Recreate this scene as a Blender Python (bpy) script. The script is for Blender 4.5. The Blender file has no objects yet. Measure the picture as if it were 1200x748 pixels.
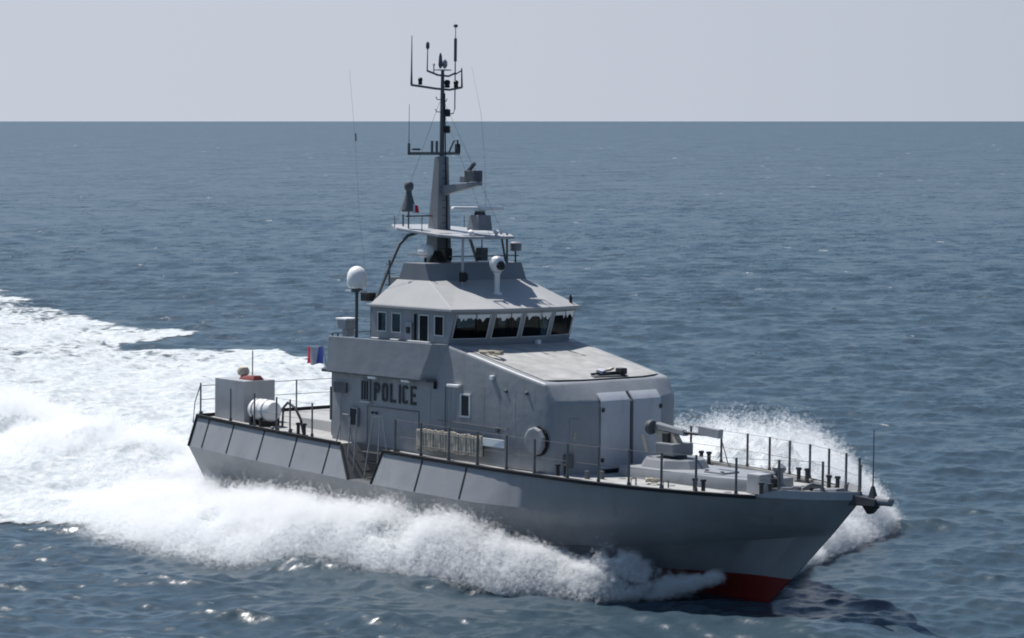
import bpy, bmesh, math, random
import numpy as np
from mathutils import Matrix, Vector, Euler

random.seed(7)
scn = bpy.context.scene
COL = scn.collection
R = math.radians

# ------------------------------------------------------------------ camera
cam_d = bpy.data.cameras.new("camera")
cam = bpy.data.objects.new("camera", cam_d)
COL.objects.link(cam)
CAM = Vector((69.812, -52.59, 13.66))
YAW, PITCH = R(137.5), R(4.583)
cam.location = CAM
cam.rotation_euler = (R(90) - PITCH, 0, YAW - R(90))
cam_d.sensor_width = 36.0
cam_d.lens = 2900.06 / 1200.0 * 36.0
cam_d.clip_start = 1.0
cam_d.clip_end = 90000.0
scn.camera = cam

# ------------------------------------------------------------------ light and sky
SUN_EL, SUN_AZ = R(62), R(180 + 5)             # the azimuth is measured from +X (the bow) towards +Y (port)
sd = Vector((math.cos(SUN_AZ) * math.cos(SUN_EL), math.sin(SUN_AZ) * math.cos(SUN_EL), math.sin(SUN_EL)))
sun_d = bpy.data.lights.new("sun", 'SUN')
sun_d.energy = 4.7
sun_d.angle = R(0.6)
sun_d.color = (1.0, 0.97, 0.93)
sun = bpy.data.objects.new("sun", sun_d)
COL.objects.link(sun)
sun.rotation_euler = sd.to_track_quat('Z', 'Y').to_euler()
sun.location = (0, 0, 60)

world = bpy.data.worlds.new("World")
scn.world = world
world.use_nodes = True
wn, wl = world.node_tree.nodes, world.node_tree.links
wn.clear()
sky = wn.new('ShaderNodeTexSky')
sky.sky_type = 'NISHITA'
sky.sun_disc = False
sky.sun_elevation = SUN_EL
sky.sun_rotation = math.atan2(sd.x, sd.y)
sky.air_density = 1.0
sky.dust_density = 0.3
sky.ozone_density = 1.0
# summer sea haze: the lowest degrees of the sky pale to an even grey
wtc = wn.new('ShaderNodeTexCoord'); wsep = wn.new('ShaderNodeSeparateXYZ'); wl.new(wtc.outputs['Generated'], wsep.inputs[0])
wmr = wn.new('ShaderNodeMapRange'); wmr.interpolation_type = 'SMOOTHSTEP'
wmr.inputs[1].default_value = 0.065; wmr.inputs[2].default_value = 0.135; wmr.inputs[3].default_value = 1.0; wmr.inputs[4].default_value = 0.0
wl.new(wsep.outputs[2], wmr.inputs[0])
hz = wn.new('ShaderNodeMix'); hz.data_type = 'RGBA'; hz.inputs[7].default_value = (5.7, 6.15, 7.0, 1)
wl.new(wmr.outputs[0], hz.inputs[0]); wl.new(sky.outputs[0], hz.inputs[6])
# forward scattering: the haze is bright below the sun and dull opposite to it
wdt = wn.new('ShaderNodeVectorMath'); wdt.operation = 'DOT_PRODUCT'; wdt.inputs[1].default_value = (math.cos(SUN_AZ), math.sin(SUN_AZ), 0)
wl.new(wtc.outputs['Generated'], wdt.inputs[0])
wm2 = wn.new('ShaderNodeMapRange'); wm2.interpolation_type = 'SMOOTHSTEP'; wm2.inputs[1].default_value = -0.6; wm2.inputs[2].default_value = 0.85
wl.new(wdt.outputs['Value'], wm2.inputs[0])
hc = wn.new('ShaderNodeMix'); hc.data_type = 'RGBA'; hc.inputs[6].default_value = (0.84, 1.27, 2.1, 1); hc.inputs[7].default_value = (5.7, 6.15, 7.0, 1)
wl.new(wm2.outputs[0], hc.inputs[0]); wl.new(hc.outputs[2], hz.inputs[7])
bg = wn.new('ShaderNodeBackground'); bg.inputs[1].default_value = 0.080
wo = wn.new('ShaderNodeOutputWorld')
wl.new(hz.outputs[2], bg.inputs[0]); wl.new(bg.outputs[0], wo.inputs[0])

scn.view_settings.view_transform = 'Standard'
scn.view_settings.look = 'None'
scn.view_settings.exposure = 0.3
scn.view_settings.gamma = 1.0
scn.cycles.use_denoising = True
scn.cycles.max_bounces = 8
scn.cycles.diffuse_bounces = 5
scn.cycles.glossy_bounces = 4
scn.cycles.transparent_max_bounces = 160
scn.cycles.filter_width = 1.9
scn.cycles.caustics_reflective = False
scn.cycles.caustics_refractive = False

# ------------------------------------------------------------------ materials
def new_mat(name):
    m = bpy.data.materials.new(name); m.use_nodes = True
    m.node_tree.nodes.clear()
    return m, m.node_tree.nodes, m.node_tree.links

def paint(name, col, rough=0.5, metal=0.0, var=0.12, scale=1.4, streak=0.0, bump=0.0, spec=0.4, dirt=(0.16, 0.12, 0.08)):
    """Painted surface: base colour broken up by large soft blotches, fine grain and (optionally) vertical run-off streaks."""
    m, n, l = new_mat(name)
    out = n.new('ShaderNodeOutputMaterial'); p = n.new('ShaderNodeBsdfPrincipled')
    tc = n.new('ShaderNodeTexCoord')
    nz = n.new('ShaderNodeTexNoise'); nz.inputs['Scale'].default_value = scale; nz.inputs['Detail'].default_value = 6; nz.inputs['Roughness'].default_value = 0.62
    l.new(tc.outputs['Object'], nz.inputs['Vector'])
    rmp = n.new('ShaderNodeMapRange'); rmp.inputs[1].default_value = 0.25; rmp.inputs[2].default_value = 0.75
    rmp.inputs[3].default_value = 1 - var; rmp.inputs[4].default_value = 1 + var
    l.new(nz.outputs['Fac'], rmp.inputs[0])
    mul = n.new('ShaderNodeMix'); mul.data_type = 'RGBA'; mul.blend_type = 'MULTIPLY'; mul.inputs[0].default_value = 1
    mul.inputs[6].default_value = (*col, 1)
    l.new(rmp.outputs[0], mul.inputs[7])
    csock = mul.outputs[2]
    if streak:
        mp = n.new('ShaderNodeMapping'); mp.inputs['Scale'].default_value = (5.0, 5.0, 0.35)
        l.new(tc.outputs['Object'], mp.inputs[0])
        n2 = n.new('ShaderNodeTexNoise'); n2.inputs['Scale'].default_value = 1.0; n2.inputs['Detail'].default_value = 4
        l.new(mp.outputs[0], n2.inputs['Vector'])
        r2 = n.new('ShaderNodeMapRange'); r2.inputs[1].default_value = 0.56; r2.inputs[2].default_value = 0.8; r2.inputs[3].default_value = 0; r2.inputs[4].default_value = streak
        l.new(n2.outputs['Fac'], r2.inputs[0])
        mx = n.new('ShaderNodeMix'); mx.data_type = 'RGBA'
        l.new(r2.outputs[0], mx.inputs[0]); l.new(csock, mx.inputs[6]); mx.inputs[7].default_value = (*dirt, 1)
        csock = mx.outputs[2]
    l.new(csock, p.inputs['Base Color'])
    p.inputs['Roughness'].default_value = rough; p.inputs['Metallic'].default_value = metal
    p.inputs['Specular IOR Level'].default_value = spec
    if bump:
        n3 = n.new('ShaderNodeTexNoise'); n3.inputs['Scale'].default_value = 2.2; n3.inputs['Detail'].default_value = 3
        l.new(tc.outputs['Object'], n3.inputs['Vector'])
        b = n.new('ShaderNodeBump'); b.inputs['Strength'].default_value = bump; b.inputs['Distance'].default_value = 0.05
        l.new(n3.outputs['Fac'], b.inputs['Height']); l.new(b.outputs[0], p.inputs['Normal'])
    l.new(p.outputs[0], out.inputs[0])
    return m

M = {}
M['grey'] = paint('grey_paint', (0.268, 0.282, 0.30), 0.45, var=0.11, streak=0.26, bump=0.3)
M['light_grey'] = paint('pale_grey_paint', (0.36, 0.37, 0.385), 0.45, var=0.1, streak=.2, bump=0.2)
M['door_grey'] = paint('door_paint', (0.47, 0.49, 0.525), 0.4, var=0.08, streak=.25, bump=0.2)
M['deck'] = paint('nonskid_deck', (0.35, 0.35, 0.342), 0.85, var=0.28, scale=1.7, spec=0.15)
M['roof'] = paint('roof_paint', (0.365, 0.367, 0.368), 0.6, var=0.08, scale=1.1, spec=0.25)
M['dark'] = paint('dark_rubber', (0.018, 0.019, 0.021), 0.7, var=0.3, spec=0.25)
M['gun'] = paint('gunmetal', (0.045, 0.048, 0.053), 0.5, metal=0.3, var=0.2)
M['mast'] = paint('mast_grey', (0.20, 0.212, 0.228), 0.5, var=0.08)
M['darkgrey'] = paint('dark_grey_paint', (0.095, 0.103, 0.112), 0.55, var=0.15)
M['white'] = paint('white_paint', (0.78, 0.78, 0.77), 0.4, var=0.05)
M['frame'] = paint('window_frame_paint', (0.62, 0.63, 0.63), 0.45, var=0.05)
M['beige'] = paint('weathered_canvas', (0.56, 0.50, 0.41), 0.9, var=0.25, scale=5, spec=0.1)
M['steel'] = paint('stainless_rail', (0.30, 0.31, 0.32), 0.4, metal=0.4, var=0.1)
M['rail'] = paint('rail_paint', (0.12, 0.125, 0.13), 0.5, var=0.15)
M['red'] = paint('red_canvas', (0.17, 0.03, 0.025), 0.7, var=0.15)
M['rope'] = paint('rope_fibre', (0.42, 0.38, 0.31), 0.95, var=0.3, scale=20, spec=0.05)
M['interior'] = paint('cabin_lining', (0.05, 0.052, 0.056), 0.7, var=0.1)
M['black'] = paint('black_paint', (0.012, 0.012, 0.014), 0.5, var=0.2)
M['lens'] = paint('dark_lens', (0.006, 0.006, 0.008), 0.12, var=0.1, spec=0.6)
M['letter'] = paint('letter_paint', (0.022, 0.023, 0.027), 0.5, var=0.3, scale=6)
M['flagblue'] = paint('flag_blue', (0.07, 0.09, 0.32), 0.8, var=0.1, spec=0.1)
M['flagwhite'] = paint('flag_white', (0.46, 0.46, 0.52), 0.8, var=0.05, spec=0.1)
M['flagred'] = paint('flag_red', (0.55, 0.03, 0.06), 0.8, var=0.1, spec=0.1)
M['orange'] = paint('rescue_orange', (0.62, 0.16, 0.05), 0.6, var=0.1)

def hull_mat():
    m, n, l = new_mat('hull_paint')
    out = n.new('ShaderNodeOutputMaterial'); p = n.new('ShaderNodeBsdfPrincipled')
    tc = n.new('ShaderNodeTexCoord'); sep = n.new('ShaderNodeSeparateXYZ'); l.new(tc.outputs['Object'], sep.inputs[0])
    nz = n.new('ShaderNodeTexNoise'); nz.inputs['Scale'].default_value = 0.9; nz.inputs['Detail'].default_value = 6
    l.new(tc.outputs['Object'], nz.inputs['Vector'])
    r = n.new('ShaderNodeMapRange'); r.inputs[1].default_value = 0.25; r.inputs[2].default_value = 0.75; r.inputs[3].default_value = 0.9; r.inputs[4].default_value = 1.1
    l.new(nz.outputs['Fac'], r.inputs[0])
    # salt and rust run-off streaks
    mp = n.new('ShaderNodeMapping'); mp.inputs['Scale'].default_value = (3.0, 3.0, 0.22); l.new(tc.outputs['Object'], mp.inputs[0])
    n2 = n.new('ShaderNodeTexNoise'); n2.inputs['Scale'].default_value = 1.3; n2.inputs['Detail'].default_value = 5; l.new(mp.outputs[0], n2.inputs['Vector'])
    r2 = n.new('ShaderNodeMapRange'); r2.inputs[1].default_value = 0.58; r2.inputs[2].default_value = 0.82; r2.inputs[3].default_value = 0; r2.inputs[4].default_value = 0.45
    l.new(n2.outputs['Fac'], r2.inputs[0])
    g = n.new('ShaderNodeMix'); g.data_type = 'RGBA'; g.blend_type = 'MULTIPLY'; g.inputs[0].default_value = 1
    g.inputs[6].default_value = (0.25, 0.258, 0.27, 1); l.new(r.outputs[0], g.inputs[7])
    g2 = n.new('ShaderNodeMix'); g2.data_type = 'RGBA'; l.new(r2.outputs[0], g2.inputs[0]); l.new(g.outputs[2], g2.inputs[6]); g2.inputs[7].default_value = (0.17, 0.145, 0.12, 1)
    # antifouling below the painted waterline
    rd = n.new('ShaderNodeMix'); rd.data_type = 'RGBA'; rd.blend_type = 'MULTIPLY'; rd.inputs[0].default_value = 1
    rd.inputs[6].default_value = (0.17, 0.019, 0.015, 1); l.new(r.outputs[0], rd.inputs[7])
    lt = n.new('ShaderNodeMath'); lt.operation = 'LESS_THAN'; l.new(sep.outputs[2], lt.inputs[0]); lt.inputs[1].default_value = 0.52
    mx = n.new('ShaderNodeMix'); mx.data_type = 'RGBA'; l.new(lt.outputs[0], mx.inputs[0]); l.new(g2.outputs[2], mx.inputs[6]); l.new(rd.outputs[2], mx.inputs[7])
    l.new(mx.outputs[2], p.inputs['Base Color'])
    p.inputs['Roughness'].default_value = 0.38; p.inputs['Specular IOR Level'].default_value = 0.45
    n3 = n.new('ShaderNodeTexNoise'); n3.inputs['Scale'].default_value = 1.5; n3.inputs['Detail'].default_value = 2; l.new(tc.outputs['Object'], n3.inputs['Vector'])
    wv = n.new('ShaderNodeTexWave'); wv.wave_type = 'BANDS'; wv.bands_direction = 'X'; wv.inputs['Scale'].default_value = .29; wv.inputs['Distortion'].default_value = .6; wv.inputs['Detail'].default_value = 1
    l.new(tc.outputs['Object'], wv.inputs['Vector'])
    ws = n.new('ShaderNodeMath'); ws.operation = 'MULTIPLY_ADD'; ws.inputs[1].default_value = .35; l.new(wv.outputs['Fac'], ws.inputs[0]); l.new(n3.outputs['Fac'], ws.inputs[2])
    b = n.new('ShaderNodeBump'); b.inputs['Strength'].default_value = 0.32; b.inputs['Distance'].default_value = 0.06
    l.new(ws.outputs[0], b.inputs['Height']); l.new(b.outputs[0], p.inputs['Normal'])
    l.new(p.outputs[0], out.inputs[0])
    return m
M['hull'] = hull_mat()

def glass_mat():
    m, n, l = new_mat('tinted_glass')
    out = n.new('ShaderNodeOutputMaterial')
    fr = n.new('ShaderNodeFresnel'); fr.inputs[0].default_value = 1.22
    gl = n.new('ShaderNodeBsdfGlossy'); gl.inputs['Roughness'].default_value = 0.03
    tr = n.new('ShaderNodeBsdfTransparent'); tr.inputs[0].default_value = (0.50, 0.56, 0.58, 1)
    mx = n.new('ShaderNodeMixShader')
    l.new(fr.outputs[0], mx.inputs[0]); l.new(tr.outputs[0], mx.inputs[1]); l.new(gl.outputs[0], mx.inputs[2]); l.new(mx.outputs[0], out.inputs[0])
    return m
M['glass'] = glass_mat()

# ------------------------------------------------------------------ mesh builder
class MB:
    def __init__(s): s.v = []; s.f = []
    def add(s, vs, fs):
        o = len(s.v); s.v += [tuple(p) for p in vs]; s.f += [tuple(o + i for i in f) for f in fs]; return s
    def box(s, c, d, rot=(0, 0, 0)):
        E = Euler(rot).to_matrix(); c = Vector(c)
        vs = [c + E @ Vector((sx * d[0] / 2, sy * d[1] / 2, sz * d[2] / 2)) for sz in (-1, 1) for sx, sy in ((-1, -1), (1, -1), (1, 1), (-1, 1))]
        return s.add(vs, [(3, 2, 1, 0), (4, 5, 6, 7), (0, 1, 5, 4), (1, 2, 6, 5), (2, 3, 7, 6), (3, 0, 4, 7)])
    def hexa(s, lo, hi):
        """solid between two matching counter-clockwise rings"""
        n = len(lo)
        return s.add(list(lo) + list(hi), [tuple(range(n - 1, -1, -1)), tuple(range(n, 2 * n))] + [(i, (i + 1) % n, n + (i + 1) % n, n + i) for i in range(n)])
    def tube(s, pts, r, n=8, r2=None):
        pts = [Vector(p) for p in pts]; k = len(pts); rings = []
        for i, p in enumerate(pts):
            t = (pts[min(i + 1, k - 1)] - pts[max(i - 1, 0)]).normalized()
            a = t.orthogonal().normalized() if abs(t.z) < 0.95 else t.cross(Vector((0, 1, 0))).normalized()
            if abs(t.z) < 0.95: a = t.cross(Vector((0, 0, 1))).normalized()
            b = t.cross(a)
            rr = r if r2 is None else r + (r2 - r) * i / (k - 1)
            rings.append([p + (a * math.cos(q) + b * math.sin(q)) * rr for q in [2 * math.pi * j / n for j in range(n)]])
        vs = [q for g in rings for q in g]; fs = []
        for i in range(k - 1):
            for j in range(n): fs.append((i * n + j, i * n + (j + 1) % n, (i + 1) * n + (j + 1) % n, (i + 1) * n + j))
        fs += [tuple(range(n - 1, -1, -1)), tuple((k - 1) * n + j for j in range(n))]
        return s.add(vs, fs)
    def lathe(s, c, prof, n=16, axis='z'):
        """prof: (radius, height) pairs from the bottom up"""
        c = Vector(c); vs = []; fs = []; k = len(prof)
        for r, h in prof:
            for j in range(n):
                q = 2 * math.pi * j / n; u, w = r * math.cos(q), r * math.sin(q)
                vs.append(c + (Vector((u, w, h)) if axis == 'z' else Vector((h, u, w)) if axis == 'x' else Vector((w, h, u))))
        for i in range(k - 1):
            for j in range(n): fs.append((i * n + j, i * n + (j + 1) % n, (i + 1) * n + (j + 1) % n, (i + 1) * n + j))
        fs += [tuple(range(n - 1, -1, -1)), tuple((k - 1) * n + j for j in range(n))]
        return s.add(vs, fs)
    def build(s, name, mat, parent=None, bevel=0.0, smooth=False, fix=True, seg=2):
        me = bpy.data.meshes.new(name); me.from_pydata(s.v, [], s.f); me.update()
        bm = bmesh.new(); bm.from_mesh(me)
        if fix: bmesh.ops.recalc_face_normals(bm, faces=bm.faces)
        if bevel:
            es = [e for e in bm.edges if len(e.link_faces) == 2 and e.calc_face_angle(0) > 0.5]
            bmesh.ops.bevel(bm, geom=es, offset=bevel, segments=seg, profile=0.6, affect='EDGES', clamp_overlap=True)
        if smooth:
            for f in bm.faces: f.smooth = True
            for e in bm.edges:
                if len(e.link_faces) == 2 and e.calc_face_angle(0) > 0.7: e.smooth = False
        bm.to_mesh(me); bm.free()
        me.materials.append(mat)
        o = bpy.data.objects.new(name, me); COL.objects.link(o)
        if parent is not None: o.parent = parent
        return o

def tag(o, label=None, cat=None, group=None, kind=None):
    if label: o['label'] = label
    if cat: o['category'] = cat
    if group: o['group'] = group
    if kind: o['kind'] = kind
    return o

# ------------------------------------------------------------------ ship frame: x forward, y to port, z up; slight heel to port, bow up
ROLL, TRIM = R(-1.5), R(-0.6)
ROT = (Matrix.Rotation(TRIM, 3, 'Y') @ Matrix.Rotation(ROLL, 3, 'X'))
LOC = ROT @ Vector((0, 0, -2.7)) + Vector((0, 0, 2.66))
MW = Matrix.Translation(LOC) @ ROT.to_4x4()
def toworld(p): return MW @ Vector(p)
def place(o, p, rz=0.0):
    o.matrix_world = MW @ Matrix.Translation(Vector(p)) @ Matrix.Rotation(rz, 4, 'Z'); return o
def thing(name, label, cat, p, rz=0.0, group=None):
    o = bpy.data.objects.new(name, None); COL.objects.link(o); place(o, p, rz); o.empty_display_size = 0.3
    return tag(o, label, cat, group)

def pchip(xs, ys):
    xs, ys = np.array(xs, float), np.array(ys, float)
    h = np.diff(xs); d = np.diff(ys) / h; m = np.zeros(len(xs)); m[0], m[-1] = d[0], d[-1]
    for i in range(1, len(xs) - 1):
        if d[i - 1] * d[i] > 0:
            w1, w2 = 2 * h[i] + h[i - 1], h[i] + 2 * h[i - 1]; m[i] = (w1 + w2) / (w1 / d[i - 1] + w2 / d[i])
    def f(x):
        x = min(max(x, xs[0]), xs[-1]); i = min(int(np.searchsorted(xs, x, 'right')) - 1, len(xs) - 2)
        t = (x - xs[i]) / h[i]
        return float((1 + 2 * t) * (1 - t) ** 2 * ys[i] + t * (1 - t) ** 2 * h[i] * m[i] + t * t * (3 - 2 * t) * ys[i + 1] + t * t * (t - 1) * h[i] * m[i + 1])
    return f

LBOW = 26.6
_xs = [0, 4, 8, 12, 14.5, 17, 18.4, 19.5, 20.6, 21.6, 22.7, 23.8, 24.9, 25.9, LBOW]
hbS = pchip(_xs, [3.34, 3.45, 3.5, 3.52, 3.5, 3.42, 3.36, 3.26, 3.08, 2.82, 2.50, 2.05, 1.50, 0.86, 0.03])
def zS(x): return 3.483 - 1.193 * x / 30 + 0.764 * (x / 30) ** 2

boat = bpy.data.objects.new('patrol_boat', None); COL.objects.link(boat); boat.matrix_world = MW
tag(boat, 'grey police patrol boat with tall lattice of antennas speeding across open sea', 'patrol boat')

# ---- hull: longitudinal lines (sheer, knuckle, side, chine, boot, keel), lofted
knk_dy = pchip([0, 12, 14.5, 16, 17.5, 19.5, 22, 24, 26.6], [.36, .36, .33, .2, .04, -.14, -.34, -.46, -.02])
knk_dz = pchip([0, 14.5, 18, 22, 26.6], [1.03, 1.03, 0.95, 0.85, 0.8])
chy = pchip([0, 8, 12, 14.5, 17, 19.5, 21.5, 23.3, 25, 26.6], [2.95, 3.1, 3.12, 3.05, 2.8, 2.35, 1.75, 1.05, .38, .02])
chz = pchip([0, 8, 14.5, 17, 20, 22, 24, 26.6], [1.15, 0.95, 0.88, 0.95, 1.18, 1.4, 1.62, 1.95])
bty = pchip([0, 8, 14.5, 17, 19.5, 21.5, 23.3, 25, 26.6], [2.5, 2.65, 2.55, 2.3, 1.8, 1.22, .68, .22, .02])
btz = pchip([0, 14.5, 20, 23, 26.6], [0.3, 0.2, 0.25, 0.42, 0.62])
kz = pchip([0, 12, 18, 22, 24.5, 26.6], [-0.5, -0.8, -0.85, -0.75, -0.6, -0.35])
def stemx(z): return LBOW - max(0.0, (zS(LBOW) - z)) * 1.0 + 0.10 * math.sin(max(0, min(1, (zS(LBOW) - z) / 3.4)) * math.pi)
def sm(a, b, x):
    t = min(1, max(0, (x - a) / (b - a))); return t * t * (3 - 2 * t)
def line_pt(li, s):
    if li == 0: y, z, ze = hbS(s), zS(s), zS(LBOW)
    elif li == 1: y, z, ze = max(0.02, hbS(s) + knk_dy(s)), zS(s) - knk_dz(s), zS(LBOW) - knk_dz(LBOW)
    elif li == 3: y, z, ze = chy(s), chz(s), chz(LBOW)
    elif li == 4: y, z, ze = max(0.02, chy(s) - 0.10 * (1 - sm(24, 26.6, s))), chz(s) - 0.03, chz(LBOW) - 0.03
    elif li == 5: y, z, ze = bty(s), btz(s), btz(LBOW)
    else: y, z, ze = 0.02, kz(s), kz(LBOW)
    xe = stemx(ze)
    x = s - (LBOW - xe) * (sm(15.5, LBOW, s) ** 1.5)
    if li <= 1 and s < 1: x += 0.0
    return Vector((x, -y, z))
def line2(li, s):
    if li == 2:
        a, b = line_pt(1, s), line_pt(3, s); p = a.lerp(b, 0.5); p.y += 0.10 * sm(15, 20, s) * (1 - sm(24.5, 26.6, s)); return p
    return line_pt(li, s)
NOTCH = (8.1, 8.95, 10.1, 10.26)
svals = sorted(set([0, .8, 1.6, 2.4, 3.2, 4, 5, 6, 7, *NOTCH, 9.5, 11, 12, 13, 14, 14.5, 15, 15.5, 16, 16.5, 17, 17.5, 18, 18.5, 19, 19.5, 20, 20.5, 21, 21.5, 22, 22.5, 23, 23.4, 23.8, 24.2, 24.6, 25, 25.3, 25.6, 25.9, 26.1, 26.3, 26.45, LBOW]))
hb = MB()
for side in (1, -1):
    idx = {}
    for i, s_ in enumerate(svals):
        for li in range(7):
            p = line2(li, s_); p.y *= side; idx[i, li] = len(hb.v); hb.v.append(tuple(p))
    for i in range(len(svals) - 1):
        a, b = svals[i], svals[i + 1]
        for li in range(6):
            q = [idx[i, li], idx[i + 1, li], idx[i + 1, li + 1], idx[i, li + 1]]
            if li == 0 and side == 1 and a >= NOTCH[0] - 1e-6 and b <= NOTCH[3] + 1e-6:
                if abs(a - NOTCH[0]) < 1e-6: q = [idx[i, 0], idx[i + 1, 1], idx[i, 1]]
                elif abs(b - NOTCH[3]) < 1e-6: q = [idx[i + 1, 0], idx[i + 1, 1], idx[i, 1]]
                else: continue
            if side == -1: q = q[::-1]
            hb.f.append(tuple(q))
    tr_ = [idx[0, li] for li in range(7)]
    if side == 1: T0 = tr_
    else: hb.f.append(tuple(T0 + tr_[::-1]))
hull = hb.build('hull', M['hull'], boat, smooth=True)

# deck plating (notch left open)
dk = MB()
ds = [s_ for s_ in svals]
for i in range(len(ds) - 1):
    a, b = ds[i], ds[i + 1]
    def dp(s_, y): return (line_pt(0, s_).x, y, zS(s_) - 0.05)
    ya, yb = -hbS(a) + .03, -hbS(b) + .03
    if NOTCH[0] - 1e-6 <= a and b <= NOTCH[3] + 1e-6: ya = yb = -2.8
    dk.add([dp(a, ya), dp(b, yb), dp(b, hbS(b) - .03), dp(a, hbS(a) - .03)], [(0, 1, 2, 3)])
dk.build('deck', M['deck'], boat, fix=False)

def strip(pts, w, h, off=(0, 0)):
    """rectangular bar swept along points in the ship's plan"""
    mb = MB(); ring = []
    for i, p in enumerate(pts):
        p = Vector(p); t = (Vector(pts[min(i + 1, len(pts) - 1)]) - Vector(pts[max(i - 1, 0)])); t.z = 0; t.normalize()
        nrm = Vector((t.y, -t.x, 0)); c = p + nrm * off[0] + Vector((0, 0, off[1]))
        ring.append([c - nrm * w / 2 - Vector((0, 0, h / 2)), c + nrm * w / 2 - Vector((0, 0, h / 2)), c + nrm * w / 2 + Vector((0, 0, h / 2)), c - nrm * w / 2 + Vector((0, 0, h / 2))])
    vs = [v for r_ in ring for v in r_]; fs = [(3, 2, 1, 0)]
    for i in range(len(ring) - 1):
        for j in range(4): fs.append((i * 4 + j, i * 4 + (j + 1) % 4, i * 4 + 4 + (j + 1) % 4, i * 4 + 4 + j))
    k = (len(ring) - 1) * 4; fs.append((k, k + 1, k + 2, k + 3))
    return mb.add(vs, fs)
def sheer(side, a, b, n=30): return [Vector((line_pt(0, s_).x, -side * hbS(s_), zS(s_))) for s_ in np.linspace(a, b, n)]
strip(sheer(1, 0, 8.1), 0.10, 0.11, (0.03, 0)).build('rubbing_strake', M['dark'], boat, bevel=.015)
strip(sheer(1, 10.26, 24.35), 0.10, 0.10, (0.03, 0)).build('rubbing_strake', M['dark'], boat, bevel=.015)
strip(sheer(-1, 0, 24.35), 0.10, 0.10, (-0.03, 0)).build('rubbing_strake', M['dark'], boat, bevel=.015)
strip(sheer(1, 10.5, 24.3), 0.07, 0.10, (-0.11, 0.0)).build('toe_rail', M['deck'], boat, bevel=.01)
strip(sheer(-1, 0, 24.3), 0.07, 0.10, (0.11, 0.0)).build('toe_rail', M['deck'], boat, bevel=.01)
strip([Vector((0.0, y, zS(0))) for y in (-3.34, 0, 3.34)], 0.1, 0.12).build('transom_rail', M['dark'], boat, bevel=.015)
# bow bulwark
for side in (1, -1):
    pts = sheer(side, 24.3, LBOW, 16); bw = MB()
    for i in range(len(pts) - 1):
        a, b = pts[i], pts[i + 1]; h1, h2 = [0.20 * sm(24.2, 25.0, p.x) + 0.03 for p in (a, b)]
        inn = Vector((0, side * .05, 0)); o_ = Vector((0, -side * 0.03, 0))
        bw.add([a, b, b + o_ + Vector((0, 0, h2)), a + o_ + Vector((0, 0, h1)), a + inn, b + inn, b + o_ + inn + Vector((0, 0, h2)), a + o_ + inn + Vector((0, 0, h1))],
               [(0, 1, 2, 3), (7, 6, 5, 4), (3, 2, 6, 7)])
    bw.build('bow_bulwark', M['light_grey'], boat, smooth=True)
# fender seams down the topsides
for xs_ in (0.78, 2.26, 4.03, 5.84, 7.6, 12.2, 14.24):
    a, b = line_pt(0, xs_), line_pt(1, xs_); d = (b - a)
    a2, b2 = a + d * .06 + Vector((0, -.012, 0)), a + d * .97 + Vector((0, -.012, 0))
    MB().hexa([a2 + Vector((-.03, 0, 0)), a2 + Vector((.03, 0, 0)), a2 + Vector((.03, .05, 0)), a2 + Vector((-.03, .05, 0))][::-1],
              [b2 + Vector((-.03, 0, 0)), b2 + Vector((.03, 0, 0)), b2 + Vector((.03, .05, 0)), b2 + Vector((-.03, .05, 0))][::-1]).build('topside_seam', M['dark'], boat)
a, b = line_pt(0, 0.0), line_pt(1, 0.0)
MB().tube([a + Vector((0, -.01, 0)), b + Vector((0, -.01, 0))], 0.05, 6).build('corner_guard', M['dark'], boat)
# boarding recess in the starboard side
n0, n1, n2, n3 = line_pt(0, NOTCH[0]), line_pt(1, NOTCH[1]), line_pt(1, NOTCH[2]), line_pt(0, NOTCH[3])
rc = MB(); yi = -2.82
rc.add([n0, n1, (n1.x, yi, n1.z), (n0.x, yi, n0.z)], [(0, 1, 2, 3)])
rc.add([n3, n2, (n2.x, yi, n2.z), (n3.x, yi, n3.z)], [(3, 2, 1, 0)])
rc.add([n1, n2, (n2.x, yi, n2.z), (n1.x, yi, n1.z)], [(0, 1, 2, 3)])
rc.add([(n0.x, yi, n0.z), (n1.x, yi, n1.z), (n2.x, yi, n2.z), (n3.x, yi, n3.z)], [(0, 1, 2, 3)])
recess = rc.build('boarding_recess', M['darkgrey'], boat)
MB().tube([n0, n1], 0.045, 6).build('recess_edge', M['dark'], recess)
MB().tube([n3, n2], 0.045, 6).build('recess_edge', M['dark'], recess)
for k in range(3): MB().box(((n1.x + n2.x) / 2, -3.1, n1.z + .22 + .3 * k), (1.2 + .25 * k, .3, .04)).build('step', M['gun'], recess, bevel=.01)

# ---- deckhouse
def ring(x, hw, zt, zb=3.0): return [(x, -hw, zb), (x, hw, zb), (x, hw, zt), (x, -hw, zt)]
dh = MB()
secs = [(6.55, 2.66, 5.48), (11.5, 2.72, 5.48), (12.02, 2.72, 6.6), (12.4, 2.72, 6.6), (15.5, 2.72, 5.94), (16.7, 2.64, 5.68)]
vs = [p for s_ in secs for p in ring(*s_)]; fs = [(0, 1, 2, 3)[::-1]]
for i in range(len(secs) - 1):
    for j in range(4): fs.append((i * 4 + j, i * 4 + (j + 1) % 4, i * 4 + 4 + (j + 1) % 4, i * 4 + 4 + j))
k = (len(secs) - 1) * 4
front = {}
def fv(p): vs.append(p); return len(vs) - 1
tops = [fv((17.02, -1.35, 5.72)), fv((17.02, 1.35, 5.72))]
bend = [fv((17.02, -2.6, 5.1)), fv((17.62, -1.4, 5.14)), fv((17.62, 1.4, 5.14)), fv((17.02, 2.6, 5.1))]
base = [fv((17.02, -2.6, 3.0)), fv((17.65, -1.4, 3.0)), fv((17.65, 1.4, 3.0)), fv((17.02, 2.6, 3.0))]
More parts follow.
